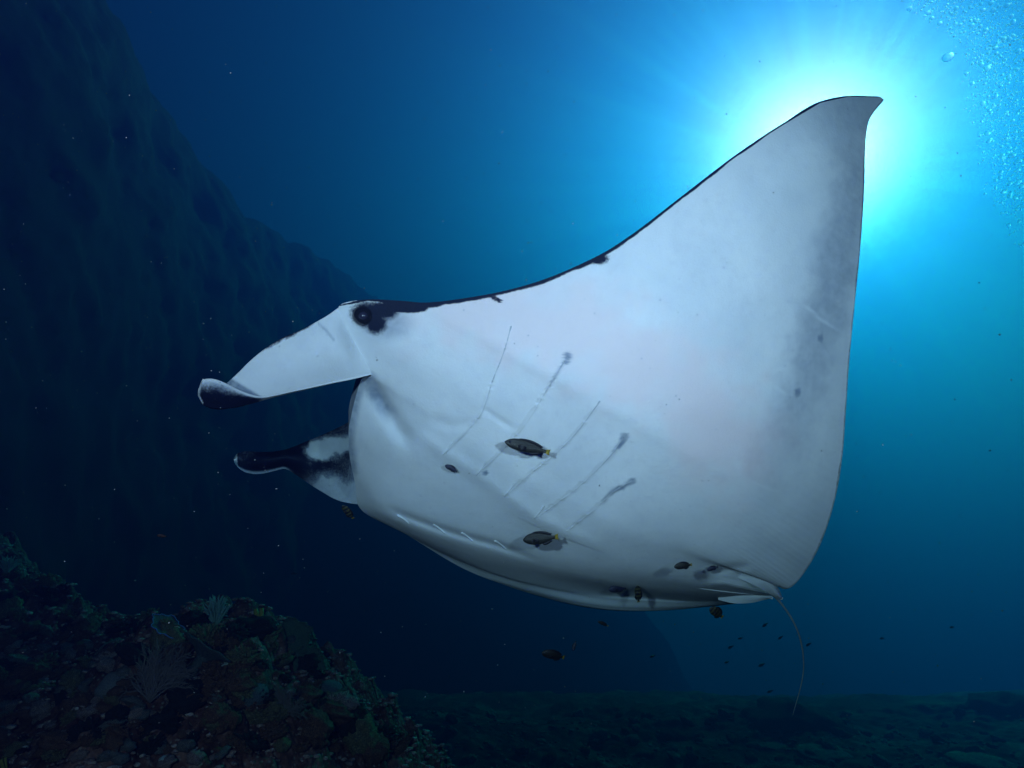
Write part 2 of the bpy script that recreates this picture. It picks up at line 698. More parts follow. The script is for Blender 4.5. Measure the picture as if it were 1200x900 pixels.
# ------------------------------------------------------------------ water haze
hb = np.array([[x, y, z] for x in (-18, 20) for y in (-5, 41) for z in (-12, 16)], float)
hf = [(0, 1, 3, 2), (4, 6, 7, 5), (0, 4, 5, 1), (2, 3, 7, 6), (0, 2, 6, 4), (1, 5, 7, 3)]
M_HAZE = bpy.data.materials.new('water_haze')
M_HAZE.use_nodes = True
M_HAZE.node_tree.nodes.clear()
pv = M_HAZE.node_tree.nodes.new('ShaderNodeVolumePrincipled')
pv.inputs['Color'].default_value = (0.03, 0.056, 0.38, 1)
pv.inputs['Absorption Color'].default_value = (0.0, 0.5, 0.85, 1)
pv.inputs['Density'].default_value = 0.18
pv.inputs['Anisotropy'].default_value = 0.75
mo = M_HAZE.node_tree.nodes.new('ShaderNodeOutputMaterial')
M_HAZE.node_tree.links.new(pv.outputs[0], mo.inputs['Volume'])
haze = mesh('haze', hb, hf, M_HAZE, smooth=False)
tag(haze, 'clear blue sea water filling the scene', kind='stuff')

# ------------------------------------------------------------------ manta ray
# span stations b: +1 raised wing tip ... 0 belly midline ... -1 far wing tip; each row: front edge, rear edge in photo pixels and their distance
MAN = Vector(at(690, 600, 2.3))
manta = empty('manta_ray', MAN)
tag(manta, 'large white-bellied manta ray gliding left with one wing raised to the sun', 'manta ray')

u_ctl = np.array([0, .15, .3, .5, .7, .85, 1.0])


def straight(L, T, DL, DT, bul=0.0):
    L, T = np.array(L, float), np.array(T, float)
    p = L + (T - L) * u_ctl[:, None]
    D = DL + (DT - DL) * u_ctl - bul * np.sin(math.pi * u_ctl)
    return np.concatenate([p, D[:, None]], 1)


def poly(pts, D):
    return np.concatenate([np.array(pts, float), np.array(D, float)[:, None]], 1)


R10 = poly([(423, 446), (488, 492), (556, 531), (650, 584), (758, 635), (845, 665), (900, 668)], [2.10, 2.08, 2.07, 2.10, 2.18, 2.30, 2.40])
R34 = straight((500, 354.5), (969, 618), 1.96, 2.22, .15)


def between(f, L, T, DL, DT):
    """a station between the mouth corner's and the wing root's, its ends pulled to the head and the rear margin"""
    m = R10 + (R34 - R10) * f
    o0 = np.array([*L, DL]) - m[0]
    o1 = np.array([*T, DT]) - m[-1]
    w0 = np.clip(1 - u_ctl / .5, 0, 1) ** 2
    w1 = np.clip(1 - (1 - u_ctl) / .5, 0, 1) ** 2
    return m + o0 * w0[:, None] + o1 * w1[:, None]


rows = [
    (-1.00, straight((800, 655), (812, 658), 4.00, 4.00)),
    (-0.90, straight((765, 690), (812, 692), 3.75, 3.76, .01)),
    (-0.75, straight((705, 710), (800, 712), 3.30, 3.32, .02)),
    (-0.60, poly([(645, 702), (668, 708), (692, 712.5), (725, 715.8), (760, 716), (785, 715), (809, 713)], [2.84, 2.82, 2.80, 2.79, 2.80, 2.82, 2.85])),
    (-0.47, poly([(587, 684), (623, 694), (660, 703), (710, 711), (760, 713.5), (805, 712.5), (848, 709)], [2.74, 2.72, 2.70, 2.70, 2.72, 2.75, 2.79])),
    (-0.34, poly([(533, 661), (580, 674), (628, 687), (700, 700), (772, 705.5), (830, 707), (882, 705)], [2.68, 2.66, 2.65, 2.66, 2.68, 2.71, 2.74])),
    (-0.24, poly([(472, 624), (515, 646), (570, 668), (655, 688), (745, 697.5), (822, 703.5), (893, 702)], [2.58, 2.57, 2.58, 2.60, 2.63, 2.66, 2.69])),
    (-0.16, poly([(424, 598), (462, 615), (515, 637), (607, 662), (725, 686), (826, 698), (898, 700)], [2.47, 2.42, 2.40, 2.41, 2.46, 2.54, 2.60])),
    (-0.08, poly([(416, 566), (452, 594), (512, 619), (600, 646), (722, 677), (827, 693), (901, 699)], [2.36, 2.31, 2.29, 2.31, 2.37, 2.46, 2.53])),
    (0.00, poly([(409, 525), (468, 556), (536, 586), (630, 628), (742, 666), (832, 686), (903, 697)], [2.25, 2.20, 2.19, 2.22, 2.29, 2.39, 2.48])),
    (0.06, poly([(411, 490), (474, 522), (540, 551), (633, 606), (745, 650), (836, 677), (904, 692)], [2.17, 2.13, 2.12, 2.15, 2.23, 2.34, 2.44])),
    (0.10, R10),
    (0.14, between(.167, (435, 439), (913, 687), 2.06, 2.36)),
    (0.18, between(.333, (421, 410), (922, 690), 2.03, 2.33)),
    (0.22, between(.50, (404, 378), (932, 684), 2.00, 2.31)),
    (0.25, between(.625, (398, 358), (942, 672), 1.99, 2.29)),
    (0.28, between(.75, (430, 351), (951, 658), 1.98, 2.26)),
    (0.31, between(.875, (470, 352.5), (960, 641), 1.97, 2.24)),
    (0.34, straight((500, 354.5), (969, 618), 1.96, 2.22, .15)),
    (0.38, straight((560, 347), (979, 583), 1.95, 2.20, .14)),
    (0.44, straight((630, 330), (987, 535), 1.93, 2.17, .12)),
    (0.50, straight((690, 305), (991, 485), 1.92, 2.15, .10)),
    (0.58, straight((740, 275), (995, 425), 1.92, 2.13, .085)),
    (0.66, straight((800, 229), (1001, 362), 1.93, 2.12, .065)),
    (0.75, straight((860, 183), (1008, 292), 1.96, 2.12, .045)),
    (0.85, straight((920, 143), (1013, 215), 2.02, 2.13, .03)),
    (0.92, straight((961, 119), (1015, 158), 2.09, 2.15, .015)),
    (0.965, straight((995, 112.3), (1021, 136), 2.15, 2.18, .005)),
    (1.00, straight((1031, 113), (1036, 117), 2.22, 2.22)),
]
bs = np.array([r[0] for r in rows])
net = np.stack([r[1] for r in rows])                     # (rows, 7, 3)
NB, NU = 470, 260
bq = np.concatenate([np.linspace(-1, -0.3, 70, endpoint=False), np.linspace(-0.3, 0.4, 230, endpoint=False), np.linspace(0.4, 0.9, 120, endpoint=False), np.linspace(0.9, 1.0, 50)])
NB = len(bq)
uq = 0.5 - 0.5 * np.cos(np.linspace(0, 1, NU) * math.pi) * 0.55 - 0.5 * 0.45 * (1 - 2 * np.linspace(0, 1, NU))
uq = (uq - uq[0]) / (uq[-1] - uq[0])
nb = pchip(bs, net, bq)                                   # (NB, 7, 3)
G = np.swapaxes(pchip(u_ctl, np.swapaxes(nb, 0, 1), uq), 0, 1)   # (NB, NU, 3)
PX, PY, PD = G[..., 0], G[..., 1], G[..., 2].copy()
U = np.broadcast_to(uq[None, :], PX.shape)
Bq = np.broadcast_to(bq[:, None], PX.shape)

# gill flaps: the skin lifts towards each slit and drops behind it
gills = [
    [(599, 382), (592, 408), (578, 444), (562, 488), (543, 509), (522, 531)],
    [(661, 424), (640, 458), (616, 496), (588, 528), (560, 555)],
    [(703, 470), (673, 510), (648, 534), (620, 556), (594, 580)],
    [(731, 512), (716, 533), (690, 560), (656, 587), (629, 606)],
    [(741, 563), (722, 574), (706, 588), (688, 604), (664, 622)],
]
near = Bq > 0.03
for g in gills:
    dd, al, sd = seg_dist(PX, PY, g)
    sgn = dd * sd                                         # + on the head's side of a slit drawn outer to inner
    lift = 0.008 * np.exp(-np.abs(sgn) / 16.0) * (sd > 0) * sstep(0, 0.12, al) * sstep(1.0, 0.9, al) * near
    PD -= lift
# ridge where the inner slit ends meet the throat
dd, al, sd = seg_dist(PX, PY, [(480, 500), (522, 531), (560, 555), (594, 580), (629, 606), (664, 624), (720, 646)])
PD -= 0.010 * np.exp(-(dd / 9.0) ** 2) * sstep(0, .15, al) * sstep(1, .8, al) * near
# crease along the far gill row
dd, al, sd = seg_dist(PX, PY, [(446, 590), (470, 603), (512, 619), (545, 629), (585, 640), (640, 660)])
PD += 0.016 * np.exp(-(dd / 4.5) ** 2) * sstep(0, .2, al) * sstep(1, .75, al) * (Bq < 0.0) * (Bq > -0.2)
# soft folds on the throat and by the vent
for path, amp, w in (([(500, 487), (530, 500), (560, 492)], .006, 7), ([(560, 475), (585, 492), (608, 506)], .005, 4),
                     ([(832, 672), (860, 665), (885, 664)], .012, 5), ([(820, 686), (850, 684), (884, 692)], -.012, 4),
                     ([(812, 692), (850, 694), (890, 699)], .012, 4), ([(436, 446), (447, 470), (466, 502), (486, 530)], .03, 10)):
    dd, al, sd = seg_dist(PX, PY, path)
    PD += amp * np.exp(-(dd / w) ** 2) * sstep(0, .25, al) * sstep(1, .7, al) * (Bq > -0.05)
# slow undulation of the skin
PD += 0.010 * fbm(np.stack([PX / 60, PY / 60, 0 * PX], -1), 3, 77) * sstep(0, .15, U) * sstep(1, .85, U)

# thickness
TB = np.interp(np.abs(bq), [0, .1, .2, .28, .34, .45, .6, .8, .95, 1.0], [.40, .38, .31, .22, .16, .10, .065, .035, .014, .006])
head = sstep(0.26, 0.12, np.abs(bq))
prof = np.sin(np.clip(U, 0, 1) ** 0.75 * math.pi) ** 0.9
thick = TB[:, None] * prof + 0.006 + (0.13 * head)[:, None] * sstep(0.35, 0.0, U)

# pigment; the mouth fold's painted shade shares these masks
dark = np.zeros_like(PX)
grey = np.zeros_like(PX)
rosy = np.zeros_like(PX)


def add(a, v):
    np.maximum(a, v, out=a)


lead = [tuple(net[k, 0, :2]) for k in range(len(bs)) if bs[k] >= 0.25]
dd, al, sd = seg_dist(PX, PY, lead)
wn = fbm(np.stack([PX / 22, PY / 22, 0 * PX], -1), 3, 5)
wl = np.interp(al, [0, .06, .16, .3, .45, .6, .8, 1], [0.5, 2.0, 5.0, 4.0, 4.5, 3.0, 1.6, 1.2]) * (1 + 0.9 * wn)
add(dark, sstep(1.6, 0.6, dd / np.maximum(wl, 0.3)) * (Bq > 0.25))
for (cx, cy, rx, ry, a) in ((702, 303, 12, 8, 0.0), (480, 357, 18, 9, 0.0), (428, 369, 19, 16, .25), (446, 364, 22, 11, .1), (440, 378, 15, 14, .5),
                            ):
    ca, sa = math.cos(a), math.sin(a)
    ex, ey = ((PX - cx) * ca + (PY - cy) * sa) / rx, (-(PX - cx) * sa + (PY - cy) * ca) / ry
    add(dark, sstep(1.55, 0.35, np.hypot(ex, ey) + 0.25 * wn) * near)
wf = fbm(np.stack([PX / 6, PY / 6, 0 * PX + 4], -1), 3, 6)
for (cx, cy, rx, ry, a) in ((664, 419, 4.6, 6.8, .3), (962, 397, 3.5, 5.5, 0), (934, 460, 4, 5, 0), (569, 555, 3, 3, 0)):
    add(grey, .95 * sstep(1.35, 0.65, np.hypot((PX - cx) / rx, (PY - cy) / ry) + 1.6 * wf) * near)
for path, w, a in (([(455, 358), (480, 359), (496, 358)], 8, 1.0), ([(573, 346), (580, 350), (586, 353)], 3, .8),
                   ):
    dd, al, sd = seg_dist(PX, PY, path)
    add(dark, a * sstep(1.3, 0.7, dd / w + 0.5 * wn) * near)
for path, w, a in (([(732, 510), (728, 520), (719, 529)], 2.9, .95), ([(741, 563), (731, 570), (722, 574), (712, 580), (707, 587)], 3.1, .95), ([(657, 430), (640, 458)], 1.3, .7)):
    dd, al, sd = seg_dist(PX, PY, path)
    add(grey, a * sstep(1.35, 0.6, dd / w * np.interp(al, [0, .3, 1], [.8, .9, 1.7]) + 1.5 * wf) * np.interp(al, [0, .5, 1], [.8, 1, .7]) * near)
# lip, then the fold's shade at the mouth corner painted in as grey
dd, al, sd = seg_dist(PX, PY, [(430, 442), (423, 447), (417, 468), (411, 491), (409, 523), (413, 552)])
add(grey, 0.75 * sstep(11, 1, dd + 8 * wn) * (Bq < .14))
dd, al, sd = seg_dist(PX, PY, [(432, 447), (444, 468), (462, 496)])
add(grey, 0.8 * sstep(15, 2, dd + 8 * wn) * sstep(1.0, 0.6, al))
# blue haze of pigment under the eye
add(grey, 0.55 * sstep(1.3, 0.4, np.hypot((PX - 452) / 34, (PY - 378) / 22)) * near)
# slate band inside the rear margin, darker wing tip
dd, al, sd = seg_dist(PX, PY, [(985, 150), (997, 200), (985, 270), (972, 340), (952, 420), (925, 500), (900, 560)])
add(grey, np.interp(al, [0, .15, .5, .75, 1], [.25, .45, .52, .42, .15]) * sstep(42, 4, dd + 30 * wn) * (Bq > .15))
add(grey, 0.35 * sstep(75, 15, np.hypot(PX - 1005, PY - 128)))
tr = [tuple(net[k, -1, :2]) for k in range(len(bs)) if bs[k] >= 0.14]
dd, al, sd = seg_dist(PX, PY, tr)
add(dark, 0.55 * sstep(2.6, 0.6, dd + 3.0 * wn) * (Bq > .13))
for path in ([(938, 355), (960, 372), (985, 388)], [(893, 441), (908, 452), (924, 465)], [(900, 330), (925, 352)], [(870, 560), (905, 575), (930, 580)], [(760, 330), (790, 352), (812, 372)]):
    dd, al, sd = seg_dist(PX, PY, path)
    k_ = sstep(2.2, .6, dd) * np.interp(al, [0, .2, .7, 1], [.2, .8, .8, .2])
    grey *= 1 - k_
    rosy *= 1 - k_
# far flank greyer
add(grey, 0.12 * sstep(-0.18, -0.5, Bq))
dd, al, sd = seg_dist(PX, PY, [(520, 345), (600, 360), (700, 400), (800, 450), (850, 520)])
add(rosy, 0.75 * sstep(95, 5, dd + 80 * wn) * near)
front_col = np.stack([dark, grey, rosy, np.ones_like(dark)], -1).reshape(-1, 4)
back_col = np.tile(np.array([[1.0, 0.5, 0, 1]]), (len(front_col), 1))
back_col[((U < .06) & (np.abs(Bq) < .22)).ravel(), 0] = 0.15

BP = at(PX, PY, PD)
# the back lies off the belly: away from the lens for the raised wing, upward for the far wing
away = BP - np.array([0, 0, CAM_Z])
away /= np.linalg.norm(away, axis=-1, keepdims=True)
wu = np.interp(bq, [-1, -.5, -.25, 0, .15, .3], [1, .97, .85, .5, .2, 0.0])[:, None, None]
back_dir = away * (1 - wu) + np.array(list(UP)) * wu
back_dir /= np.linalg.norm(back_dir, axis=-1, keepdims=True)
V, F = solid(BP, thick, back_dir)
prm = np.stack([U, Bq, 0 * U], -1).reshape(-1, 3)
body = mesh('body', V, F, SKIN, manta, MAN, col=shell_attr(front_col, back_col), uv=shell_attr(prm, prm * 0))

flat_px = np.stack([PX, PY], -1)


def skin_depth(px, py, lo=0.02, hi=1.0):
    """distance of the belly skin at photo positions, searched between two span stations"""
    sel = (Bq >= lo) & (Bq <= hi)
    q = flat_px[sel]
    dz = PD[sel]
    out = []
    for a, b in zip(np.atleast_1d(px), np.atleast_1d(py)):
        r = (q[:, 0] - a) ** 2 + (q[:, 1] - b) ** 2
        k = np.argpartition(r, 4)[:4]
        w = 1 / (r[k] + 0.3)
        out.append((dz[k] * w).sum() / w.sum())
    return np.array(out)


def ribbon(pts, width, lo, hi, rise=0.004, nn=40, sub=3):
    """a thin flap lying on the skin along a path: lens-shaped cross-section"""
    pts = np.array(pts, float)
    cum = np.concatenate([[0], np.cumsum(np.linalg.norm(np.diff(pts, axis=0), axis=1))])
    s = np.linspace(0, cum[-1], nn)
    p = pchip(cum, pts, s)
    tg = np.gradient(p, axis=0)
    tg /= np.linalg.norm(tg, axis=1, keepdims=True)
    nrm = np.stack([-tg[:, 1], tg[:, 0]], 1)
    wob = 1 + 0.15 * np.sin(np.arange(nn) * .7)
    w = width * np.interp(s / cum[-1], [0, .08, .5, .9, 1], [.25, 1, .8, .7, .2]) * wob
    rowsP = []
    for k, (o, r) in enumerate(((-1, -0.002), (-0.4, 0.8), (0.4, 0.8), (1, -0.002))):
        q = p + nrm * (w * o)[:, None]
        D = skin_depth(q[:, 0], q[:, 1], lo, hi) - rise * r
        rowsP.append(at(q[:, 0], q[:, 1], D))
    return np.stack(rowsP)                                   # (4, nn, 3)


for g, w, dk_end in zip(gills, (0.5, 0.45, 0.45, 0.45, 0.45), (.6, .22, .32, .32, .3)):
    P = ribbon(g, w, 0.03, 1.0, 0.0025)
    V, F = solid(P, np.full(P.shape[:2], 0.003))
    al = np.broadcast_to(np.linspace(0, 1, P.shape[1])[None], P.shape[:2])
    gk = .48 * sstep(dk_end + .25, dk_end - .1, al)
    gc = np.stack([0 * gk, np.clip(gk, 0.06, 1), 0 * gk, 1 + 0 * gk], -1).reshape(-1, 4)
    mesh('gill_slit', V, F, SKIN, manta, MAN, col=shell_attr(gc, gc), uv=np.zeros((len(V), 3)))
for (x, y) in ((522, 530), (561, 554), (594, 579), (629, 605)):
    P = ribbon([(x + 9, y - 13), (x + 3, y - 4), (x - 3, y + 3)], 1.3, 0.03, 1.0, 0.006, 14)
    V, F = solid(P, np.full(P.shape[:2], 0.004))
    mesh('gill_flap', V, F, M_GILLP, manta, MAN)
for (x, y) in ((470, 609), (512, 620), (545, 629.5), (584, 639)):
    P = ribbon([(x - 5, y - 5), (x + 2, y - 1), (x + 9, y + 5)], 1.6, -0.2, 0.0, 0.008, 14)
    V, F = solid(P, np.full(P.shape[:2], 0.004))
    mesh('gill_flap', V, F, M_GILLP, manta, MAN)


# eye on the side of the head, with a pupil
def ellipsoid(c, ax, rad, sub=3):
    v, f = ico(sub)
    A = np.array([list(a) for a in ax])
    return (v * np.array(rad)) @ A + np.array(c), f


c_eye = at(426, 370, float(skin_depth(426, 370)[0]) + 0.012)
nrm_eye = (Vector((0, 0, CAM_Z)) - Vector(c_eye)).normalized()
v, f = ellipsoid(c_eye, (RIGHT, UP, -FWD), (0.036, 0.034, 0.032))
eye = mesh('eye', v, f, M_EYE, manta, MAN)
v, f = ellipsoid(Vector(c_eye) + nrm_eye * 0.026 + RIGHT * -0.002, (RIGHT, UP, -FWD), (0.016, 0.014, 0.010), 2)
mesh('pupil', v, f, M_PUPIL, eye, MAN)
c2 = at(450, 575, 2.72)
v, f = ellipsoid(c2, (RIGHT, UP, -FWD), (0.036, 0.034, 0.032))
mesh('eye', v, f, M_EYE, manta, MAN)

# near horn-like head fin: blade, then its lower margin rolled up towards the camera at the dark tip
Lb = pchip(bs, net[:, 0], np.linspace(0.245, 0.14, 24))      # base follows the head's edge exactly
cols = [  # s, upper edge, crease, rolled edge
    (.18, (380, 372), (414, 444.5), (414, 444)), (.34, (354, 386), (388, 450), (388, 449)), (.48, (330, 396.5), (362, 456), (362, 454.5)),
    (.60, (310, 409), (338, 461.5), (338, 459.5)), (.70, (292, 424), (322, 465.5), (321, 463)), (.78, (278, 438), (308, 469.5), (305, 464.5)),
    (.84, (268, 447), (294, 473.5), (290, 461)), (.89, (261, 453), (280, 477), (275, 454.5)), (.93, (255, 457), (267, 479), (262, 448)),
    (.96, (250, 460), (255, 480), (252, 444.5)), (.98, (243, 462), (245, 478), (244, 443.8)), (.99, (239, 462), (240, 475.5), (239, 444.6)), (.997, (236, 462), (236, 472), (236, 447)), (1.0, (232, 461), (232, 464), (232, 457))]
NT, NC, NS = 24, 30, 130
ctl_s, ctl = [0.0], []
base = np.zeros((NT + NC, 3))
base[:NT] = Lb
base[NT:, :] = Lb[-1]
base[NT:, 2] = Lb[-1, 2] - 0.002
und = base.copy()
inner = pchip(bs, pchip(u_ctl, np.swapaxes(net, 0, 1), np.array([0.035]))[0], np.linspace(0.245, 0.14, 24))
und[:24] = inner
und[24:] = inner[-1]
und[:, 2] += 0.006
ctl.append(base)
for s, a, b, c in cols:
    a, b, c = np.array(a, float), np.array(b, float), np.array(c, float)
    t = np.linspace(0, 1, NT)
    r = np.zeros((NT + NC, 3))
    r[:NT, :2] = a + (b - a) * t[:, None]
    Dm = 1.995 + (1.90 - 1.995) * s
    r[:NT, 2] = Dm + 0.07 * t * sstep(0, .25, s) * (1 - s) - 0.045 * np.sin(t * math.pi) * (1 - s) * sstep(0, .2, s)
    k = np.linspace(0, 1, NC + 1)[1:]
    wd = np.linalg.norm(c - b) / FPX * Dm
    r[NT:, :2] = b + (c - b) * (k ** 0.9)[:, None]
    r[NT:, 2] = r[NT - 1, 2] - (0.015 + 0.55 * wd) * np.sin(k * math.pi * 0.62)
    ctl_s.append(s)
    ctl.append(r)
sq = 1 - (1 - np.linspace(0, 1, NS)) ** 1.5
CF = np.concatenate([und[None], pchip(np.array(ctl_s), np.stack(ctl), sq)])
sq = np.concatenate([[0.0], sq])               # (NS, NT+NC, 3)
fx, fy = CF[..., 0], CF[..., 1]
curl = np.arange(NT + NC)[None, :] >= NT
Pf = at(fx, fy, CF[..., 2])
wn2 = fbm(np.stack([fx / 9, fy / 9, 0 * fx], -1), 3, 15)
tipline = (fx - 272) * (467 - 444) - (fy - 444) * (310 - 272)      # >0 right of the line where the white ends
fd = sstep(2, -2, tipline / 44.0) * 0.40 * (~curl)
fg = sstep(2, -2, tipline / 44.0) * 0.9 * (~curl)
kk = np.clip((np.arange(NT + NC) - NT + 1) / NC, 0, 1)[None, :]
cd_ = np.interp(kk, [0, .4, .68, .86, .93, 1], [1, .95, .55, .22, .0, 0]) * curl * sstep(318, 296, fx)
cg_ = np.interp(kk, [0, .6, .85, .93, 1], [1, .9, .6, .0, .0]) * curl * sstep(330, 300, fx)
fd = np.maximum(fd, cd_ + 0.3 * wn2 * curl * (cd_ > .1))
fg = np.maximum(fg, cg_)
dd, al, sd = seg_dist(fx, fy, [(320, 464), (300, 463.5), (290, 461), (275, 454.5), (262, 448), (252, 444.5), (243, 443.8), (236, 447), (232, 457), (232, 464), (236, 472)])
rimw = sstep(3.4, 1.2, dd) * curl
fd = fd * (1 - rimw)
fg = fg * (1 - .85 * rimw)
dd, al, sd = seg_dist(fx, fy, [(372, 378), (352, 387), (330, 397), (312, 408), (300, 417)])
fd = np.maximum(fd, 0.85 * sstep(3.6, 1.0, dd + 3 * wn2) * np.interp(al, [0, .15, .8, 1], [.3, 1, .9, .2]))
dd, al, sd = seg_dist(fx, fy, [(372, 378), (382, 387), (391, 398)])
fg = np.maximum(fg, 0.5 * sstep(2.2, .6, dd))
fc = np.stack([fd, fg, 0 * fd, np.ones_like(fd)], -1).reshape(-1, 4)
V, F = solid(Pf, 0.004 + 0.012 * np.sin(np.clip(np.arange(NT + NC) / (NT + NC - 1), 0, 1) * math.pi)[None, :] * (1 - 0.6 * sq[:, None]), ray_dir(Pf))
bc = np.tile(np.array([[1.0, 0.3, 0, 1]]), (len(fc), 1))
fin = mesh('cephalic_fin', V, F, SKIN, manta, MAN, col=shell_attr(fc, bc), uv=np.zeros((len(V), 3)))
fin['label'] = 'broad white head fin with a dark curled tip'

# far head fin: twisted, seen from its inner side
cols = [  # s, upper, lower, D
    (0.0, (428, 478), (436, 592), 2.62, 2.50), (.14, (409, 494), (412, 590), 2.66, 2.53), (.26, (392, 503), (394, 585.5), 2.68, 2.56), (.38, (374, 511), (376, 575.5), 2.70, 2.58),
    (.50, (357, 518), (360, 565.5), 2.70, 2.60), (.60, (344, 523.5), (346, 556), 2.70, 2.60), (.68, (333, 527), (334, 549.5), 2.69, 2.58), (.76, (320, 529), (321, 552), 2.68, 2.56),
    (.84, (306, 529.5), (307, 555), 2.66, 2.54), (.91, (293, 529), (294, 555), 2.64, 2.53), (.96, (283, 529.5), (284, 551.5), 2.62, 2.53), (.99, (276.5, 533), (277, 545.5), 2.60, 2.55), (1.0, (274, 537), (274.3, 541), 2.58, 2.57)]
NT = 40
ctl = []
for s, a, b, d0, d1 in cols:
    t = np.linspace(0, 1, NT)
    r = np.zeros((NT, 3))
    r[:, :2] = np.array(a) + (np.array(b, float) - np.array(a)) * t[:, None]
    hollow = 0.07 * sstep(0, .3, s) * sstep(1.0, .8, s) + .03
    r[:, 2] = d0 + (d1 - d0) * t + hollow * np.sin(t * math.pi)
    ctl.append(r)
CF = pchip(np.array([c[0] for c in cols]), np.stack(ctl), np.linspace(0, 1, 100))
fx, fy = CF[..., 0], CF[..., 1]
T = np.broadcast_to(np.linspace(0, 1, NT)[None, :], fx.shape)
wn2 = fbm(np.stack([fx / 14, fy / 14, 0 * fx], -1), 4, 19)
fd = np.interp(fx, [274, 300, 345, 372, 384, 395, 406, 420], [.75, .9, 1, .95, .85, .78, .72, .5]) * (1 + .5 * wn2)
blob = sstep(1.5, .25, np.hypot((fx - 385 + (fy - 520) * .2) / 30, (fy - 524) / 14) + 1.1 * wn2)
fd = fd * (1 - blob)
low = sstep(.5, 1.0, T + .35 * wn2) * sstep(345, 385, fx)
fd = fd * (1 - low)
rim = sstep(.80, .99, T) * sstep(352, 330, fx) + sstep(279, 275.5, fx)
fd = fd * (1 - np.clip(rim, 0, 1))
fleck = fbm(np.stack([fx / 4.5, fy / 3.5, 0 * fx + 2], -1), 3, 27)
fd = np.clip(fd * (.97 + .2 * fleck), 0, 1)
fg = np.where(fd > .4, .8, .12 + .25 * (1 - blob) * (rim < .3))
fc = np.stack([np.clip(fd, 0, 1), fg, 0 * fd, np.ones_like(fd)], -1).reshape(-1, 4)
Pf = at(fx, fy, CF[..., 2])
V, F = solid(Pf, np.full(fx.shape, 0.006), ray_dir(Pf))
fin2 = mesh('cephalic_fin', V, F, SKIN, manta, MAN, col=shell_attr(fc, np.tile(np.array([[.1, .4, 0, 1]]), (len(fc), 1))), uv=np.zeros((len(V), 3)))
fin2['label'] = 'dark head fin with a pale blue patch and white rim'

# mouth: a dark hollow under the snout, facing forward between the head fins
mp = np.array([at(412 + 14 * abs(t), 500 + 62 * t, 2.21 + .13 * t) for t in np.linspace(-.75, .8, 16)])
off = np.array(list(FWD)) * 0.10 + np.array(list(RIGHT)) * 0.02
P = np.stack([mp + off * 0.25 + np.array([.012, 0, 0]), mp + off * .6 + np.array([.05, 0, 0]), mp + off * 1.0 + np.array([.02, 0, 0])])
V, F = solid(P, np.full(P.shape[:2], .004))
mesh('mouth', V, F, M_MOUTH, manta, MAN)


# pelvic fins by the tail root
def lobe_fin(outline_a, outline_b, D0, D1, nn=26, mm=12, bulge=.02):
    a = np.array(outline_a, float)
    b = np.array(outline_b, float)
    s = np.linspace(0, 1, nn)
    pa = pchip(np.linspace(0, 1, len(a)), a, s)
    pb = pchip(np.linspace(0, 1, len(b)), b, s)
    t = np.linspace(0, 1, mm)
    p = pa[:, None] + (pb - pa)[:, None] * t[None, :, None]
    D = D0 + (D1 - D0) * s[:, None] - bulge * np.sin(t * math.pi)[None, :] * np.sin(np.clip(s, 0.05, 1) * math.pi * .8)[:, None]
    D = D + 0.035 * (1 - sstep(0, .4, s))[:, None]
    return p[..., 0], p[..., 1], D


px_, py_, D_ = lobe_fin([(866, 652), (886, 659), (901, 669), (909, 683), (915, 695), (917, 702)], [(862, 676), (878, 683), (894, 691), (904, 697), (911, 701), (917, 703)], 2.325, 2.40, bulge=.025)
P = at(px_, py_, D_)
V, F = solid(P, np.full(px_.shape, .008))
g_ = np.zeros(px_.shape)
g_[:] = 0.18
g_[:, :1] = 0.0
c_ = np.stack([0 * g_, g_, 0 * g_, 1 + 0 * g_], -1).reshape(-1, 4)
mesh('pelvic_fin', V, F, SKIN, manta, MAN, col=shell_attr(c_, c_), uv=np.zeros((len(V), 3)))
px_, py_, D_ = lobe_fin([(838, 683), (865, 685), (885, 690), (898, 696), (906, 700)], [(842, 703), (860, 707), (880, 706.5), (896, 703), (906, 701)], 2.545, 2.51, bulge=.015)
P = at(px_, py_, D_)
V, F = solid(P, np.full(px_.shape, .008))
mesh('pelvic_fin', V, F, SKIN, manta, MAN, col=shell_attr(c_ * 0 + np.array([0, .1, 0, 1]), c_), uv=np.zeros((len(V), 3)))

# tail whip
tp = np.array([(900, 692, 2.44), (910, 701, 2.46), (920, 713, 2.48), (930, 729, 2.50), (937, 746, 2.53), (941, 766, 2.56), (941.5, 786, 2.59), (938, 806, 2.62), (933, 824, 2.65), (929, 838, 2.68)])
tq = pchip(np.linspace(0, 1, len(tp)), tp, np.linspace(0, 1, 60))
V, F = tube(at(tq[:, 0], tq[:, 1], tq[:, 2]), np.interp(np.linspace(0, 1, 60), [0, .08, .2, 1], [.012, .0062, .0046, .0014]), 8)
tail = mesh('tail', V, F, SKIN, manta, MAN, col=np.tile(np.array([[.12, .8, 0, 1]]), (len(V), 1)), uv=np.zeros((len(V), 3)))
#MORE

# ------------------------------------------------------------------ reef life and rubble
def ground(px, py, d0=2.0, d1=24.0):
    """where the view ray at a photo position meets the reef or the sea floor"""
    D = np.linspace(d0, d1, 260 if d1 - d0 > 1 else 40)
    p = at(px, py, D)
    z = floor_z(p[:, 0], p[:, 1])
    ins = (p[:, 0] > -8) & (p[:, 0] < 0.6) & (p[:, 1] > 1.6) & (p[:, 1] < 7.6)
    z = np.where(ins, np.maximum(z, reef_z(p[:, 0], p[:, 1])), z)
    k = np.argmax(p[:, 2] < z)
    if not (p[k, 2] < z[k]):
        return None, None
    if d1 - d0 > 1:
        return ground(px, py, float(D[max(k - 1, 0)]), float(D[k]) + 1e-3)
    return Vector(p[k]), float(D[k])


def mpp(D):
    return D / FPX                                           # metres per photo pixel


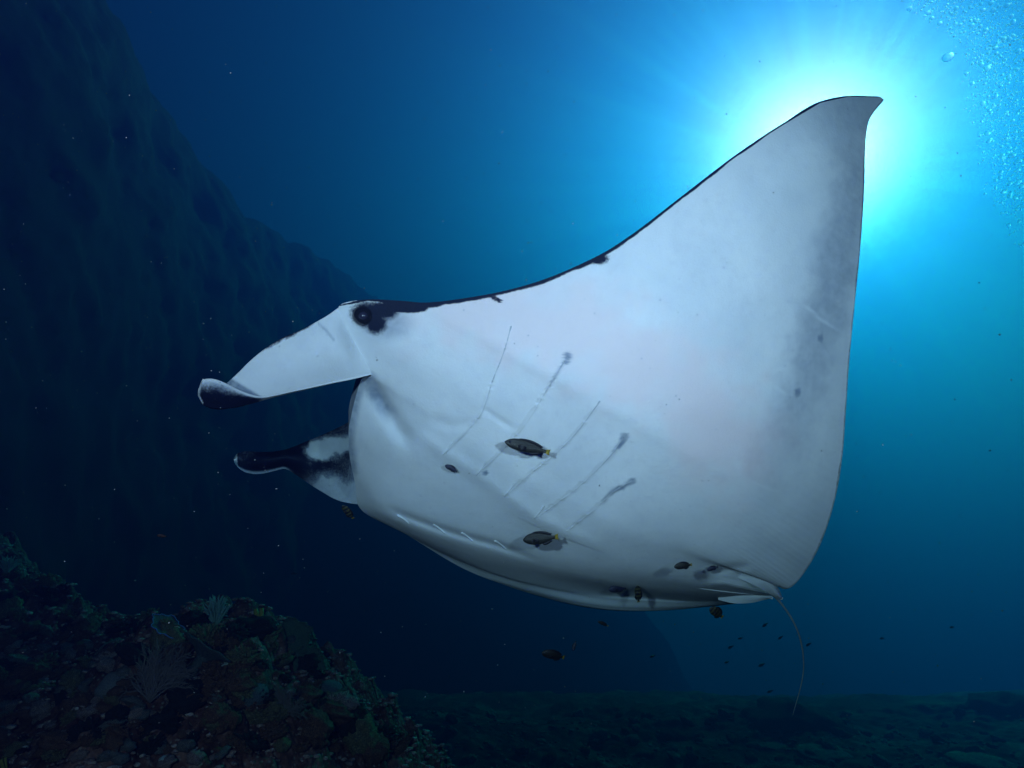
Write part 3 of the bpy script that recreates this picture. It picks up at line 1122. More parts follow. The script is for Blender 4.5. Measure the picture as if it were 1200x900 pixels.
M_CORAL = {
    'knob': rock_mat('coral_knob', (0.06, 0.04, 0.02), (0.18, 0.12, 0.06), (0.42, 0.33, 0.19), 14.0, spots=0.2),
    'dark': rock_mat('coral_dark', (0.010, 0.009, 0.008), (0.028, 0.022, 0.020), (0.075, 0.06, 0.055), 14.0, spots=0.08),
    'pink': rock_mat('rubble_pink', (0.07, 0.030, 0.026), (0.30, 0.16, 0.15), (0.68, 0.48, 0.46), 13.0, spots=0.6),
    'grey': rock_mat('rubble_grey', (0.05, 0.04, 0.038), (0.16, 0.12, 0.115), (0.40, 0.34, 0.33), 12.0, spots=0.4),
    'brown': rock_mat('rubble_brown', (0.05, 0.018, 0.010), (0.17, 0.066, 0.040), (0.36, 0.17, 0.11), 12.0, spots=0.2),
    'dome': rock_mat('coral_dome', (0.07, 0.07, 0.08), (0.13, 0.13, 0.15), (0.22, 0.21, 0.23), 16.0),
    'sponge': rock_mat('sponge_pink', (0.15, 0.12, 0.13), (0.26, 0.22, 0.23), (0.36, 0.32, 0.32), 18.0),
    'sand': rock_mat('sand_pale', (0.06, 0.07, 0.065), (0.17, 0.18, 0.165), (0.34, 0.35, 0.31), 7.0),
}
M_FEATHER = plain_mat('soft_coral_pale', (0.22, 0.30, 0.30), 0.8)
M_FAN = plain_mat('sea_fan_mauve', (0.15, 0.10, 0.10), 0.8)
M_YELLOW = plain_mat('sponge_yellow', (0.26, 0.20, 0.035), 0.7)
M_PLATE = rock_mat('plate_coral', (0.05, 0.05, 0.05), (0.11, 0.11, 0.11), (0.20, 0.19, 0.18), 20.0)
M_BLUE = plain_mat('plate_rim_blue', (0.10, 0.14, 0.42), 0.6)
M_GREEN = rock_mat('disc_coral_green', (0.05, 0.07, 0.05), (0.10, 0.14, 0.10), (0.18, 0.24, 0.17), 20.0)
M_WHITE = rock_mat('bleached_coral', (0.35, 0.36, 0.38), (0.55, 0.56, 0.58), (0.75, 0.75, 0.76), 20.0)


def lump(seed, rough=0.35, flat=0.8, sub=3, freq=1.6):
    v, f = ico(sub)
    n = v / np.linalg.norm(v, axis=1, keepdims=True)
    r = 1 + rough * 2 * fbm(n * freq + seed * 7.3, 3, seed) + rough * 0.9 * np.abs(fbm(n * freq * 3 + seed, 3, seed + 9))
    v = n * r[:, None]
    v[:, 2] *= flat
    return v, f


def knobs(seed, n=90, kr=0.11):
    """a domed colony of stubby fingers"""
    rg = np.random.default_rng(seed)
    parts = [lump(seed, .2, .6, 2)]
    parts[0] = (parts[0][0] * 0.72, parts[0][1])
    for k in range(n):
        z = rg.uniform(0.0, 1)
        a = rg.uniform(0, 2 * math.pi)
        r = math.sqrt(1 - z * z)
        dr = np.array([r * math.cos(a), r * math.sin(a), z * 0.75])
        L = rg.uniform(.22, .42)
        wob = rg.normal(0, .05, 3)
        path = np.stack([dr * .6, dr * (.6 + L * .5) + wob * .5, dr * (.6 + L) + wob])
        w = kr * rg.uniform(.6, 1.1)
        parts.append(tube(path, [w, w * .95, w * .6], 6))
    return join(parts)


def feather(seed, n=70):
    rg = np.random.default_rng(seed)
    parts = []
    for k in range(n):
        a, t = rg.uniform(0, 2 * math.pi), rg.uniform(.05, .62)
        L = rg.uniform(.7, 1.15) * (1 - .3 * t)
        dr = np.array([math.sin(t) * math.cos(a), math.sin(t) * math.sin(a), math.cos(t)])
        s = np.linspace(0, 1, 7)[:, None]
        path = dr * s * L + np.array([.25 * math.cos(a), .25 * math.sin(a), -.12]) * s**2 * L * .7 + rg.normal(0, .02, (7, 3)) * s + np.array([dr[0], dr[1], 0]) * .15
        parts.append(tube(path, np.array([.035, .04, .045, .045, .04, .03, .012]), 5))
        for q in range(6):                                 # polyps along the plume
            j = rg.integers(2, 6)
            e = rg.normal(0, 1, 3)
            e /= np.linalg.norm(e)
            parts.append(tube(np.stack([path[j], path[j] + e * .07, path[j] + e * .12 + np.array([0, 0, .03])]), [.018, .016, .005], 4))
    return join(parts)


def fan(seed):
    rg = np.random.default_rng(seed)
    parts = []

    def grow(p, ang, L, r, lev):
        n = 5
        a = ang + np.cumsum(rg.normal(0, .09, n))
        path = [p]
        for k in range(n):
            q = path[-1] + np.array([math.sin(a[k]), rg.normal(0, .08) + .05, math.cos(a[k])]) * L / n
            path.append(q)
        path = np.array(path)
        parts.append(tube(path, np.linspace(r, r * .72, n + 1), 5))
        if lev <= 0:
            return
        for k in (1, 2, 3, 4, 5):
            if rg.random() < (.9 if lev > 1 else .8):
                grow(path[k], a[k - 1] + rg.choice([-1, 1]) * rg.uniform(.35, .8), L * rg.uniform(.45, .68), r * .66, lev - 1)
    for s in (-.85, -.6, -.4, -.2, -.03, .15, .35, .55, .8):
        grow(np.array([0, 0, 0.0]), s, .62, .022, 3)
    return join(parts)


def plate(seed, lobes=5, thick=.10):
    rg = np.random.default_rng(seed)
    nr, na = 8, 40
    th = np.linspace(0, 2 * math.pi, na, endpoint=False)
    edge = 1 + .10 * np.sin(lobes * th + rg.uniform(0, 6)) + .06 * np.sin((lobes * 2 + 1) * th) + .03 * rg.normal(size=na)
    rr = np.linspace(0, 1, nr)
    top, bot = [], []
    for k, r in enumerate(rr):
        x, y = r * edge * np.cos(th), r * edge * np.sin(th)
        z = .16 * r**2 + .03 * np.sin(7 * th + 9 * r) * r
        top.append(np.stack([x, y, z], 1))
        bot.append(np.stack([x * .97, y * .97, z - thick * (1 - .6 * r) - .35 * (1 - r) ** 3], 1))
    V = np.concatenate(top + bot)
    F = [tuple(f) for f in grid_faces(nr, na, wrap=True)] + [tuple(f) for f in grid_faces(nr, na, nr * na, True, wrap=True)]
    e0, e1 = (nr - 1) * na, nr * na + (nr - 1) * na
    F += [(e0 + j, e0 + (j + 1) % na, e1 + (j + 1) % na, e1 + j) for j in range(na)]
    rim = tube(np.concatenate([top[-1], top[-1][:2]]) * 1.0, .03, 6, False)
    return (V, F), rim


def tubes_sponge(seed, n=4):
    rg = np.random.default_rng(seed)
    out = []
    for k in range(n):
        a = rg.uniform(0, 6.28)
        t = rg.uniform(.05, .4)
        h = rg.uniform(.6, 1.1)
        s = np.linspace(0, 1, 6)[:, None]
        path = s * h * np.array([math.sin(t) * math.cos(a), math.sin(t) * math.sin(a), math.cos(t)]) + np.array([math.cos(a), math.sin(a), 0]) * .12
        r = np.array([.08, .085, .10, .095, .11, .10])
        v, f = tube(path, r, 10, False)
        p2 = path[::-1]
        v2, f2 = tube(p2[:3], r[::-1][:3] * .72, 10, False)
        V = np.concatenate([v, v2])
        F = list(f) + [tuple(i + len(v) for i in q) for q in f2]
        for j in range(10):                                    # lip between outer and inner skin
            F.append((50 + j, 50 + (j + 1) % 10, len(v) + (10 - (j + 1)) % 10, len(v) + (10 - j) % 10))
        out.append((V, F))
    return out


def put(o, loc, size, rot=(0, 0, 0)):
    o.location = loc
    o.scale = (size,) * 3 if isinstance(size, (int, float)) else size
    o.rotation_euler = rot
    return o


def make(name, vf, mat, px, py, wpx, label, cat, group=None, sink=0.25, rot=(0, 0, 0), tall=1.0, dy=0.0):
    """a reef thing whose foot stands on the ground seen at (px, py), about wpx photo pixels wide"""
    g, D = ground(px, py)
    r = wpx * 0.5 * mpp(D)
    o = mesh(name, vf[0], vf[1], mat)
    put(o, g + Vector((0, 0, -sink * r + dy)), (r, r, r * tall), rot)
    return tag(o, label, cat, group), g, D, r


make('soft_coral', feather(3), M_FEATHER, 252, 733, 46, 'pale feathery soft coral on top of the reef mound', 'soft coral', sink=0, tall=1.5)
make('soft_coral', feather(8, 50), M_FEATHER, 8, 672, 34, 'pale feathery soft coral at the left edge of the slope', 'soft coral', sink=0, tall=1.3)
make('coral_boulder', knobs(31, 120, .12), M_CORAL['dark'], 222, 728, 44, 'black rounded coral boulder beside the feathery soft coral', 'coral')
make('coral_boulder', knobs(33, 120, .12), M_CORAL['dark'], 158, 738, 46, 'black low coral boulder left of the blue-edged plate', 'coral')
make('finger_coral', knobs(4, 150, .09), M_CORAL['knob'], 240, 752, 62, 'yellowish knobbly finger coral below the feathery soft coral', 'coral', sink=.1)
make('finger_coral', knobs(6, 110, .1), M_CORAL['knob'], 284, 772, 44, 'knobbly finger coral below the yellow tube sponge', 'coral', sink=.1)
make('finger_coral', knobs(9, 110, .1), M_CORAL['brown'], 262, 800, 60, 'brown knobbly finger coral in the shade of the mound', 'coral', sink=.1)
# plates with rims
for (px, py, w, tilt, rimm, pm, label) in (
        (196, 742, 38, (0.35, 0.60, 0.3), M_BLUE, M_PLATE, 'small plate coral with a bright blue edge'),
        (243, 775, 62, (0.35, 0.50, 1.3), M_PLATE, M_PLATE, 'long tilted grey plate coral under the finger coral'),
        (342, 757, 44, (1.0, 0.25, 0.0), M_GREEN, M_GREEN, 'round disc coral on the right shoulder of the mound'),
        (362, 783, 36, (1.0, 0.5, 0.4), M_GREEN, M_GREEN, 'greenish disc coral below the round disc coral')):
    g, D = ground(px, py)
    r = w * .5 * mpp(D)
    (pv_, pf_), (rv, rf) = plate(px)
    root = empty('plate_coral', g + Vector((0, -.02, r * .35)))
    root.rotation_euler = tilt
    root.scale = (r, r, r)
    tag(root, label, 'coral')
    mesh('plate', pv_, pf_, pm, root)
    mesh('rim', rv, rf, rimm, root)
    v, f = tube(np.array([[0, 0, -.9], [0, 0, -.5], [0, 0, -.05]]), [.28, .2, .3], 10)
    mesh('stem', v, f, M_PLATE, root)
g, D = ground(183, 815)
r = 52 * mpp(D)
v, f = fan(5)
o = tag(put(mesh('sea_fan', v, f, M_FAN), g + Vector((0, -.05, -.02)), (r * .95, r, r * 1.1), (0.0, 0.1, 0.15)), 'large mauve sea fan standing in front of the reef mound', 'sea fan')
g, D = ground(330, 842)
r = 34 * mpp(D)
v, f = fan(12)
o = tag(put(mesh('sea_fan', v, f, M_FAN), g, r, (0.1, 0.2, -.3)), 'small dark sea fan on the lower right of the mound', 'sea fan')
# tube sponges
for (px, py, w, label, sd) in ((303, 738, 34, 'yellow tube sponge on the crest of the mound', 2), (6, 904, 26, 'yellow tube sponge in the lower left corner', 5), (144, 812, 14, 'tiny yellow tube sponge beside the pale sponge', 7)):
    g, D = ground(px, py)
    root = empty('tube_sponge', g)
    r = w * .7 * mpp(D)
    root.scale = (r, r, r)
    root.rotation_euler = (0, -.35, 0)
    tag(root, label, 'sponge')
    for v, f in tubes_sponge(sd, 3):
        mesh('tube', v, f, M_YELLOW, root)
make('sponge', lump(51, .25, .8), M_CORAL['sponge'], 137, 800, 40, 'pale pinkish lobed sponge left of the sea fan', 'sponge')
make('coral_dome', lump(52, .12, .85), M_CORAL['dome'], 297, 812, 36, 'smooth blue grey dome coral below the plate corals', 'coral')
make('coral_dome', lump(53, .15, .8), M_CORAL['dome'], 386, 806, 30, 'smooth dome coral near the right end of the mound', 'coral')
make('coral_boulder', knobs(54, 120, .12), M_CORAL['dark'], 106, 856, 50, 'dark brown boulder among the pale rubble', 'coral')
make('bleached_coral', knobs(61, 40, .14), M_WHITE, 263, 778, 16, 'white bleached coral stub beside the long plate coral', 'coral')
make('bleached_coral', knobs(62, 40, .14), M_WHITE, 206, 846, 12, 'small white coral stub below the sea fan', 'coral')
make('bleached_coral', lump(63, .25, .7), M_WHITE, 193, 889, 13, 'white coral pebble at the bottom of the rubble', 'coral')
make('bleached_coral', knobs(64, 40, .14), M_WHITE, 95, 788, 12, 'small white coral stub high on the rubble slope', 'coral')
make('coral_mound', lump(71, .4, .62, 4, 2.2), M_CORAL['dark'], 930, 842, 120, 'large dark coral mound far off on the sea floor', 'coral', sink=.35)
make('coral_mound', lump(72, .4, .6, 4, 2.2), M_CORAL['dark'], 1188, 828, 90, 'dark coral mound at the right edge of the sea floor', 'coral', sink=.35)
make('coral_mound', lump(73, .4, .5, 4, 2.2), M_CORAL['dark'], 800, 862, 60, 'small dark coral mound left of the tail tip', 'coral', sink=.35)
make('coral_mound', lump(74, .4, .5, 4, 2.2), M_CORAL['dark'], 925, 858, 46, 'small dark coral mound under the tail tip', 'coral', sink=.35)
make('sand_patch', lump(75, .4, .14, 3, 2.0), M_CORAL['sand'], 965, 880, 56, 'pale rubble hump on the sea floor under the tail', 'rubble', sink=.02)
make('sand_patch', lump(76, .5, .22, 3, 2.4), M_CORAL['sand'], 1150, 893, 60, 'pale rubble hump in the lower right corner', 'rubble', sink=.02)
make('sand_patch', lump(77, .4, .12, 3, 2.0), M_CORAL['sand'], 905, 872, 34, 'low pale rubble hump below the dark coral mound', 'rubble', sink=.02)

# countable rubble rocks (shared meshes)
rock_me = []
for k in range(9):
    v, f = lump(100 + k, .6, .7, 3, 2.6)
    o = mesh('rubble_rock', v, f, M_CORAL[('pink', 'grey', 'brown')[k % 3]])
    rock_me.append(o.data)
    bpy.data.objects.remove(o)
rr = random.Random(5)


def nearest_mark(px, py, marks):
    return min(marks, key=lambda m: (m[0] - px) ** 2 + (m[1] - py) ** 2)[2]


REEF_MARKS = [(8, 690, 'by the leftmost soft coral'), (60, 720, 'high on the left slope'), (150, 735, 'by the black crest boulder'), (196, 745, 'by the blue-edged plate coral'),
              (250, 725, 'by the feathery soft coral'), (303, 740, 'below the yellow tube sponge'), (342, 755, 'by the round disc coral'), (365, 785, 'by the greenish disc coral'), (183, 790, 'by the large sea fan'),
              (137, 800, 'by the pale pinkish sponge'), (297, 812, 'by the smooth dome coral'), (330, 842, 'by the small dark sea fan'), (390, 806, 'by the right-hand dome coral'), (262, 800, 'in the shade of the mound'),
              (106, 856, 'by the dark brown boulder'), (30, 800, 'at the left edge of the rubble'), (6, 890, 'in the lower left corner'), (193, 889, 'by the white pebble at the bottom'), (60, 890, 'at the bottom edge of the rubble'),
              (280, 885, 'at the bottom edge below the mound'), (440, 850, 'at the right foot of the mound'), (380, 870, 'at the bottom under the disc corals'), (95, 790, 'by the small white coral stub')]
FLOOR_MARKS = [(520, 880, 'beside the foot of the reef mound'), (640, 870, 'below the dark fish under the belly'), (740, 860, 'left of the small dark coral mound'), (800, 880, 'in front of the small dark coral mound'),
               (905, 872, 'by the low pale hump'), (965, 885, 'by the pale hump under the tail'), (930, 840, 'by the large dark coral mound'), (1060, 870, 'right of the large dark coral mound'), (1150, 890, 'by the pale hump in the corner'), (1185, 840, 'by the mound at the right edge')]


def scatter(n, name, meshes, box, sizes, label, cat, group, keep=None, marks=None, looks=('',)):
    for k in range(n):
        for _ in range(20):
            px, py = rr.uniform(*box[0]), rr.uniform(*box[1])
            if keep is None or keep(px, py):
                break
        g, D = ground(px, py)
        if g is None:
            continue
        mi = rr.randrange(len(meshes))
        o = bpy.data.objects.new(name, meshes[mi])
        COL.objects.link(o)
        w = rr.uniform(*sizes)
        r = w * .5 * mpp(D)
        put(o, g + Vector((0, 0, r * .15)), (r * rr.uniform(.8, 1.4), r * rr.uniform(.8, 1.3), r * rr.uniform(.6, 1.1)), (rr.uniform(-.6, .6), rr.uniform(-.6, .6), rr.uniform(0, 6)))
        q = (w - sizes[0]) / (sizes[1] - sizes[0])
        tag(o, ('tiny', 'small', 'middling', 'large')[min(3, int(q * 4))] + ' ' + looks[mi % len(looks)] + ' ' + label + ' ' + nearest_mark(px, py, marks), cat, group)


scatter(120, 'rubble_rock', rock_me, ((0, 270), (735, 898)), (9, 24), 'rubble rock', 'rock', 'rubble rocks on the reef slope',
        lambda x, y: y > 735 + .40 * max(0, x - 60), REEF_MARKS, ('pinkish', 'mottled grey', 'dark brown'))
knob_me = []
for k in range(4):
    v, f = knobs(130 + k, 55, .12)
    o = mesh('coral_clump', v, f, M_CORAL[('brown', 'knob', 'dark', 'brown')[k]])
    knob_me.append(o.data)
    bpy.data.objects.remove(o)
scatter(70, 'coral_clump', knob_me, ((250, 480), (740, 885)), (14, 38), 'knobbly coral clump', 'coral', 'coral clumps on the mound',
        lambda x, y: y > 740 + .72 * (x - 300) and y < 880, REEF_MARKS, ('brown', 'yellowish', 'blackish', 'rust brown'))
scatter(26, 'coral_clump', knob_me, ((10, 200), (665, 740)), (14, 30), 'knobbly coral clump', 'coral', 'coral clumps on the crest',
        lambda x, y: y > 650 + .42 * x, REEF_MARKS, ('brown', 'yellowish', 'blackish', 'rust brown'))
scatter(60, 'coral_clump', knob_me, ((0, 300), (745, 895)), (12, 30), 'knobbly coral clump', 'coral', 'coral clumps among the rubble',
        lambda x, y: y > 745 + .3 * max(0, x - 60), REEF_MARKS, ('brown', 'yellowish', 'blackish', 'rust brown'))
head_me = []
for k in range(5):
    v, f = lump(160 + k, .5, .85, 4, 2.6)
    w_ = 1.8 * np.abs(fbm(v * 6.0, 3, 170 + k, .65))
    o = mesh('rounded_coral', v * (1 + .22 * w_)[:, None], f, M_CORAL[('brown', 'knob', 'brown', 'pink', 'dark')[k]])
    head_me.append(o.data)
    bpy.data.objects.remove(o)
scatter(34, 'rounded_coral', head_me, ((150, 450), (715, 890)), (14, 40), 'rounded coral head', 'coral', 'rounded coral heads on the mound',
        lambda x, y: y > 728 + .55 * max(0, x - 290), REEF_MARKS, ('red brown', 'yellow brown', 'brown', 'pinkish', 'blackish'))
scatter(22, 'rounded_coral', head_me, ((0, 150), (690, 895)), (12, 34), 'rounded coral head', 'coral', 'rounded coral heads on the left slope',
        lambda x, y: y > 680 + .4 * x, REEF_MARKS, ('red brown', 'yellow brown', 'brown', 'pinkish', 'blackish'))
scatter(60, 'floor_rock', rock_me, ((500, 1190), (835, 895)), (7, 18), 'stone', 'rock', 'stones on the sea floor', None, FLOOR_MARKS, ('pinkish', 'grey', 'brown'))

# coral fragments nobody could count
fv, ff = lump(150, .5, .7, 1)
frag = []
rg = np.random.default_rng(9)
KN, KR = 6200, 4600
fxy = np.concatenate([np.stack([rg.uniform(-4.6, -0.2, KR), rg.uniform(2.3, 5.4, KR)], 1), np.stack([rg.uniform(-2.5, 9.5, KN - KR), rg.uniform(8.5, 15, KN - KR)], 1)])
fz = np.concatenate([reef_z(fxy[:KR, 0], fxy[:KR, 1]), floor_z(fxy[KR:, 0], fxy[KR:, 1])])
for k in range(KN):
    s = rg.uniform(.006, .028) * (1 if k < KR else 1.9)
    a = rg.uniform(0, 6.28)
    R = np.array([[math.cos(a), -math.sin(a), 0], [math.sin(a), math.cos(a), 0], [0, 0, 1]])
    frag.append((fv * s * np.array([rg.uniform(.6, 2.0), 1, .7])) @ R.T + np.array([fxy[k, 0], fxy[k, 1], fz[k] + s * .2]))
v, f = join_same(frag, ff)
tag(mesh('coral_fragments', v, np.array(f), M_CORAL['pink']), 'broken coral fragments strewn over reef and sea floor', kind='stuff')

# ------------------------------------------------------------------ fish
def fish_mat(name, bodyc, bands=0.0, bandc=(0.3, 0.3, 0.2), belly=None):
    m, t, n, l, b = new_mat(name)
    co = n.new('ShaderNodeTexCoord')
    sx = n.new('ShaderNodeSeparateXYZ')
    l.new(co.outputs['Object'], sx.inputs[0])
    no = n.new('ShaderNodeTexNoise')
    no.inputs['Scale'].default_value = 14
    l.new(co.outputs['Object'], no.inputs['Vector'])
    mx = n.new('ShaderNodeMix')
    mx.data_type = 'RGBA'
    mx.inputs['A'].default_value = (*bodyc, 1)
    mx.inputs['B'].default_value = (*bandc, 1)
    if bands:
        w = n.new('ShaderNodeMath')
        w.operation = 'SINE'
        mu = n.new('ShaderNodeMath')
        mu.operation = 'MULTIPLY'
        mu.inputs[1].default_value = bands
        l.new(sx.outputs['X'], mu.inputs[0])
        l.new(mu.outputs[0], w.inputs[0])
        mr = n.new('ShaderNodeMapRange')
        mr.inputs['From Min'].default_value = -0.1
        mr.inputs['From Max'].default_value = 0.5
        l.new(w.outputs[0], mr.inputs['Value'])
        l.new(mr.outputs[0], mx.inputs['Factor'])
    else:
        mr = n.new('ShaderNodeMapRange')
        mr.inputs['From Min'].default_value = 0.4
        mr.inputs['From Max'].default_value = 0.8
        mr.inputs['To Max'].default_value = 0.5
        l.new(no.outputs['Fac'], mr.inputs['Value'])
        l.new(mr.outputs[0], mx.inputs['Factor'])
    l.new(mx.outputs['Result'], b.inputs['Base Color'])
    b.inputs['Roughness'].default_value = 0.4
    vo = n.new('ShaderNodeTexVoronoi')
    vo.inputs['Scale'].default_value = 60
    l.new(co.outputs['Object'], vo.inputs['Vector'])
    bp = n.new('ShaderNodeBump')
    bp.inputs['Strength'].default_value = .25
    bp.inputs['Distance'].default_value = .01
    l.new(vo.outputs['Distance'], bp.inputs['Height'])
    l.new(bp.outputs[0], b.inputs['Normal'])
    return m


M_F = {'dark': fish_mat('fish_dark', (0.018, 0.018, 0.015), bandc=(0.04, 0.036, 0.026)),
       'band': fish_mat('fish_banded', (0.016, 0.016, 0.016), 34.0, (0.09, 0.085, 0.04)),
       'red': fish_mat('fish_red', (0.20, 0.06, 0.03), bandc=(0.3, 0.1, 0.05)),
       'navy': fish_mat('fish_navy', (0.02, 0.022, 0.05), bandc=(0.04, 0.04, 0.08))}
M_FT = {'yellow': plain_mat('fin_yellow', (0.30, 0.21, 0.02), .5), 'dark': plain_mat('fin_dark', (0.015, 0.015, 0.02), .5)}


def fish_mesh(depth=.30, wid=.13, bend=0.0):
    """length 1 along -x (head) to +x (tail root at .36), z up"""
    xs_ = np.array([-.5, -.485, -.45, -.38, -.27, -.12, .05, .2, .31, .37, .40])
    hh = np.array([.02, .18, .42, .72, .95, 1.0, .86, .56, .33, .29, .27]) * depth * .5
    ww = np.array([.03, .22, .48, .80, 1.0, .98, .76, .44, .2, .13, .08]) * wid * .5
    zc = np.array([-.04, -.035, -.02, -.01, 0, 0, 0, 0, 0, 0, 0]) * depth
    q = np.linspace(0, 1, 26)
    k = np.linspace(0, 1, len(xs_))
    T_ = pchip(k, np.stack([xs_, hh, ww, zc], 1), q)
    n = 16
    th = np.linspace(0, 2 * math.pi, n, endpoint=False)
    V = []
    for x, h, w, z in T_:
        y = w * np.sign(np.cos(th)) * np.abs(np.cos(th)) ** .9
        V.append(np.stack([np.full(n, x), y + bend * (x + .1) ** 2 * np.sign(x + .1), h * np.sin(th) + z], 1))
    V = np.concatenate(V + [np.array([[-.505, 0, -.04 * depth]]), np.array([[.405, bend * .25, 0]])])
    F = [tuple(f) for f in grid_faces(26, n, wrap=True)]
    for j in range(n):
        F.append((26 * n, (j + 1) % n, j))
        F.append((26 * n + 1, 25 * n + j, 25 * n + (j + 1) % n))
    return V, F


def fin_mesh(a, b, th=.006, bend=0.0):
    """thin tapering fin between two outline curves (x, z)"""
    a, b = np.array(a, float), np.array(b, float)
    n = 9
    s = np.linspace(0, 1, n)
    A = pchip(np.linspace(0, 1, len(a)), a, s)
    B = pchip(np.linspace(0, 1, len(b)), b, s)
    V = []
    for sgn in (-1, 1):
        for t, tk in ((0, 1.6), (.5, 1.0), (1, .35)):
            P = A + (B - A) * t
            V.append(np.stack([P[:, 0], sgn * th * tk + bend * (P[:, 0] + .1) ** 2 * np.sign(P[:, 0] + .1), P[:, 1]], 1))
    V = np.concatenate(V)
    F = [tuple(f) for f in grid_faces(3, n)] + [tuple(f) for f in grid_faces(3, n, 3 * n, True)]
    for k in range(n - 1):
        F.append((k + 1, k, k + 3 * n, k + 1 + 3 * n))
        F.append((2 * n + k, 2 * n + k + 1, 5 * n + k + 1, 5 * n + k))
    F.append((0, n, n + 3 * n, 3 * n))
    F.append((n, 2 * n, 5 * n, 4 * n))
    F.append((2 * n - 1, n - 1, 4 * n - 1, 5 * n - 1))
    F.append((3 * n - 1, 2 * n - 1, 5 * n - 1, 6 * n - 1))
    return V, F


def make_fish(kind, tailc, depth=.30, bend=0.0):
    d2 = depth * .5
    v, f = fish_mesh(depth, depth * .42, bend)
    o = mesh('reef_fish', v, f, M_F[kind])
    tl = fin_mesh([(.37, d2 * .30), (.39, 0), (.37, -d2 * .30)], [(.47, d2 * .52), (.455, 0), (.47, -d2 * .52)], bend=bend)
    mesh('tail_fin', *tl, M_FT[tailc], o)
    mesh('dorsal_fin', *fin_mesh([(-.25, d2 * .9), (-.1, d2 * .97), (.1, d2 * .75), (.26, d2 * .40)], [(-.2, d2 * 1.12), (-.05, d2 * 1.26), (.14, d2 * 1.1), (.31, d2 * .58)], bend=bend), M_FT['dark'], o)
    mesh('anal_fin', *fin_mesh([(.02, -d2 * .85), (.12, -d2 * .7), (.26, -d2 * .40)], [(.07, -d2 * 1.15), (.19, -d2 * 1.02), (.31, -d2 * .55)], bend=bend), M_FT['dark'], o)
    for s in (-1, 1):
        pv2, pf2 = fin_mesh([(-.22, .0), (-.21, -.03), (-.20, -.06)], [(-.06, .01), (-.05, -.05), (-.09, -.10)], .004)
        pv2[:, 1] += s * (depth * .19 + np.clip(pv2[:, 0] + .22, 0, 1) * .22)
        mesh('pectoral_fin', pv2, pf2, M_FT['dark'], o)
        ev, ef = ico(2)
        mesh('eye', ev * .022 + np.array([-.40, s * depth * .145, .02]), ef, M_EYE, o)
    return o


def place_fish(o, px, py, D, wpx, ang, yaw=0.0, roll=0.0):
    """ang: how far the tail points below the level, in photo degrees; 0 swims left, yaw turns the body out of the picture plane"""
    a = math.radians(ang)
    tailward = RIGHT * math.cos(a) - UP * math.sin(a)
    up = UP * math.cos(a) + RIGHT * math.sin(a)
    side = tailward.cross(up) * -1
    M = Matrix((tailward, side, up)).transposed()
    M = M @ Matrix.Rotation(yaw, 3, 'Z') @ Matrix.Rotation(roll, 3, 'X')
    o.rotation_euler = M.to_euler()
    s = wpx * mpp(D) / max(.4, abs(math.cos(yaw)))
    o.scale = (s, s, s)
    o.location = Vector(at(px, py, D))
    return o


def sk(px, py):
    return float(skin_depth(px, py, -.1, 1.0)[0])


F_long = make_fish('dark', 'yellow', .24)
F_deep = make_fish('dark', 'yellow', .33, .3)
F_band = make_fish('band', 'yellow', .46)
F_slim = make_fish('band', 'yellow', .30, .5)
F_navy = make_fish('navy', 'dark', .34)
F_red = make_fish('red', 'dark', .34)
GF = 'small reef fish round the manta ray'
spots = [
    (F_long, 619, 524, sk(619, 524) - .085, 57, 15, .15, 'largest dark fish with a yellow tail under the gill slits'),
    (F_deep, 634, 631, sk(634, 631) - .13, 42, -6, -.2, 'dark fish with a yellow tail below the gills, just above the belly fold'),
    (F_deep, 801, 663, sk(801, 663) - .22, 24, -2, .1, 'small dark fish with a yellow tail under the rear belly'),
    (F_navy, 835, 666, sk(835, 666) - .05, 15, -14, .1, 'tiny purplish fish hugging the skin near the tail root'),
    (F_navy, 724, 690, 2.48, 23, 3, .3, 'dark shadowy fish in front of the far wing'),
    (F_slim, 748, 697, 2.42, 26, 82, .2, 'banded fish diving tail down in front of the far wing'),
    (F_band, 840, 718, 2.42, 23, 40, .3, 'deep-bodied banded fish with a yellow tail just below the belly edge'),
    (F_long, 707, 731, 2.6, 15, 28, .2, 'small dark fish just below the lowest edge of the manta'),
    (F_deep, 649, 768, 2.5, 31, 20, .15, 'dark fish with a yellow-tipped tail in open water below the belly'),
    (F_navy, 673, 757, 2.7, 11, -70, .3, 'tiny upright fish beside the dark fish below the belly'),
    (F_slim, 408, 601, 2.35, 24, 65, .4, 'thin dark fish hanging below the far head fin'),
    (F_navy, 529, 549, sk(529, 549) - .03, 17, 30, .2, 'tiny dark fish on the throat between the gill rows'),
    (F_red, 190, 628, 3.2, 11, 12, .2, 'tiny reddish fish above the reef slope'),
]
used = set()
for (p, px, py, D, w, a, yw, lab) in spots:
    o = p if id(p) not in used else copy_tree(p)
    used.add(id(p))
    place_fish(o, px, py, D, w, a, yw)
    tag(o, lab, 'fish', GF)
far = [(897, 732, 9, 'just left of the upper tail'), (915, 747, 8, 'closest to the tail on its left'), (948, 755, 9, 'just right of the tail'), (857, 758, 9, 'halfway between tail and banded fish'),
       (893, 779, 10, 'left of the middle of the tail'), (903, 810, 9, 'left of the tail tip'), (765, 769, 8, 'under the lowest edge of the manta'), (852, 776, 7, 'below the deep-bodied banded fish'),
       (868, 748, 7, 'right below the deep-bodied banded fish'), (1116, 735, 8, 'far to the right in the blue'), (1034, 748, 7, 'in the blue right of the wing corner'), (345, 672, 8, 'in the dark above the reef mound')]
for k, (px, py, w, lab) in enumerate(far):
    o = F_navy.copy()
    COL.objects.link(o)
    place_fish(o, px, py, 6.0 + (k * 37 % 17) * .15, w, (k * 53) % 50 - 25, .3)
    tag(o, 'tiny distant fish ' + lab, 'fish', 'distant fish over the sea floor')

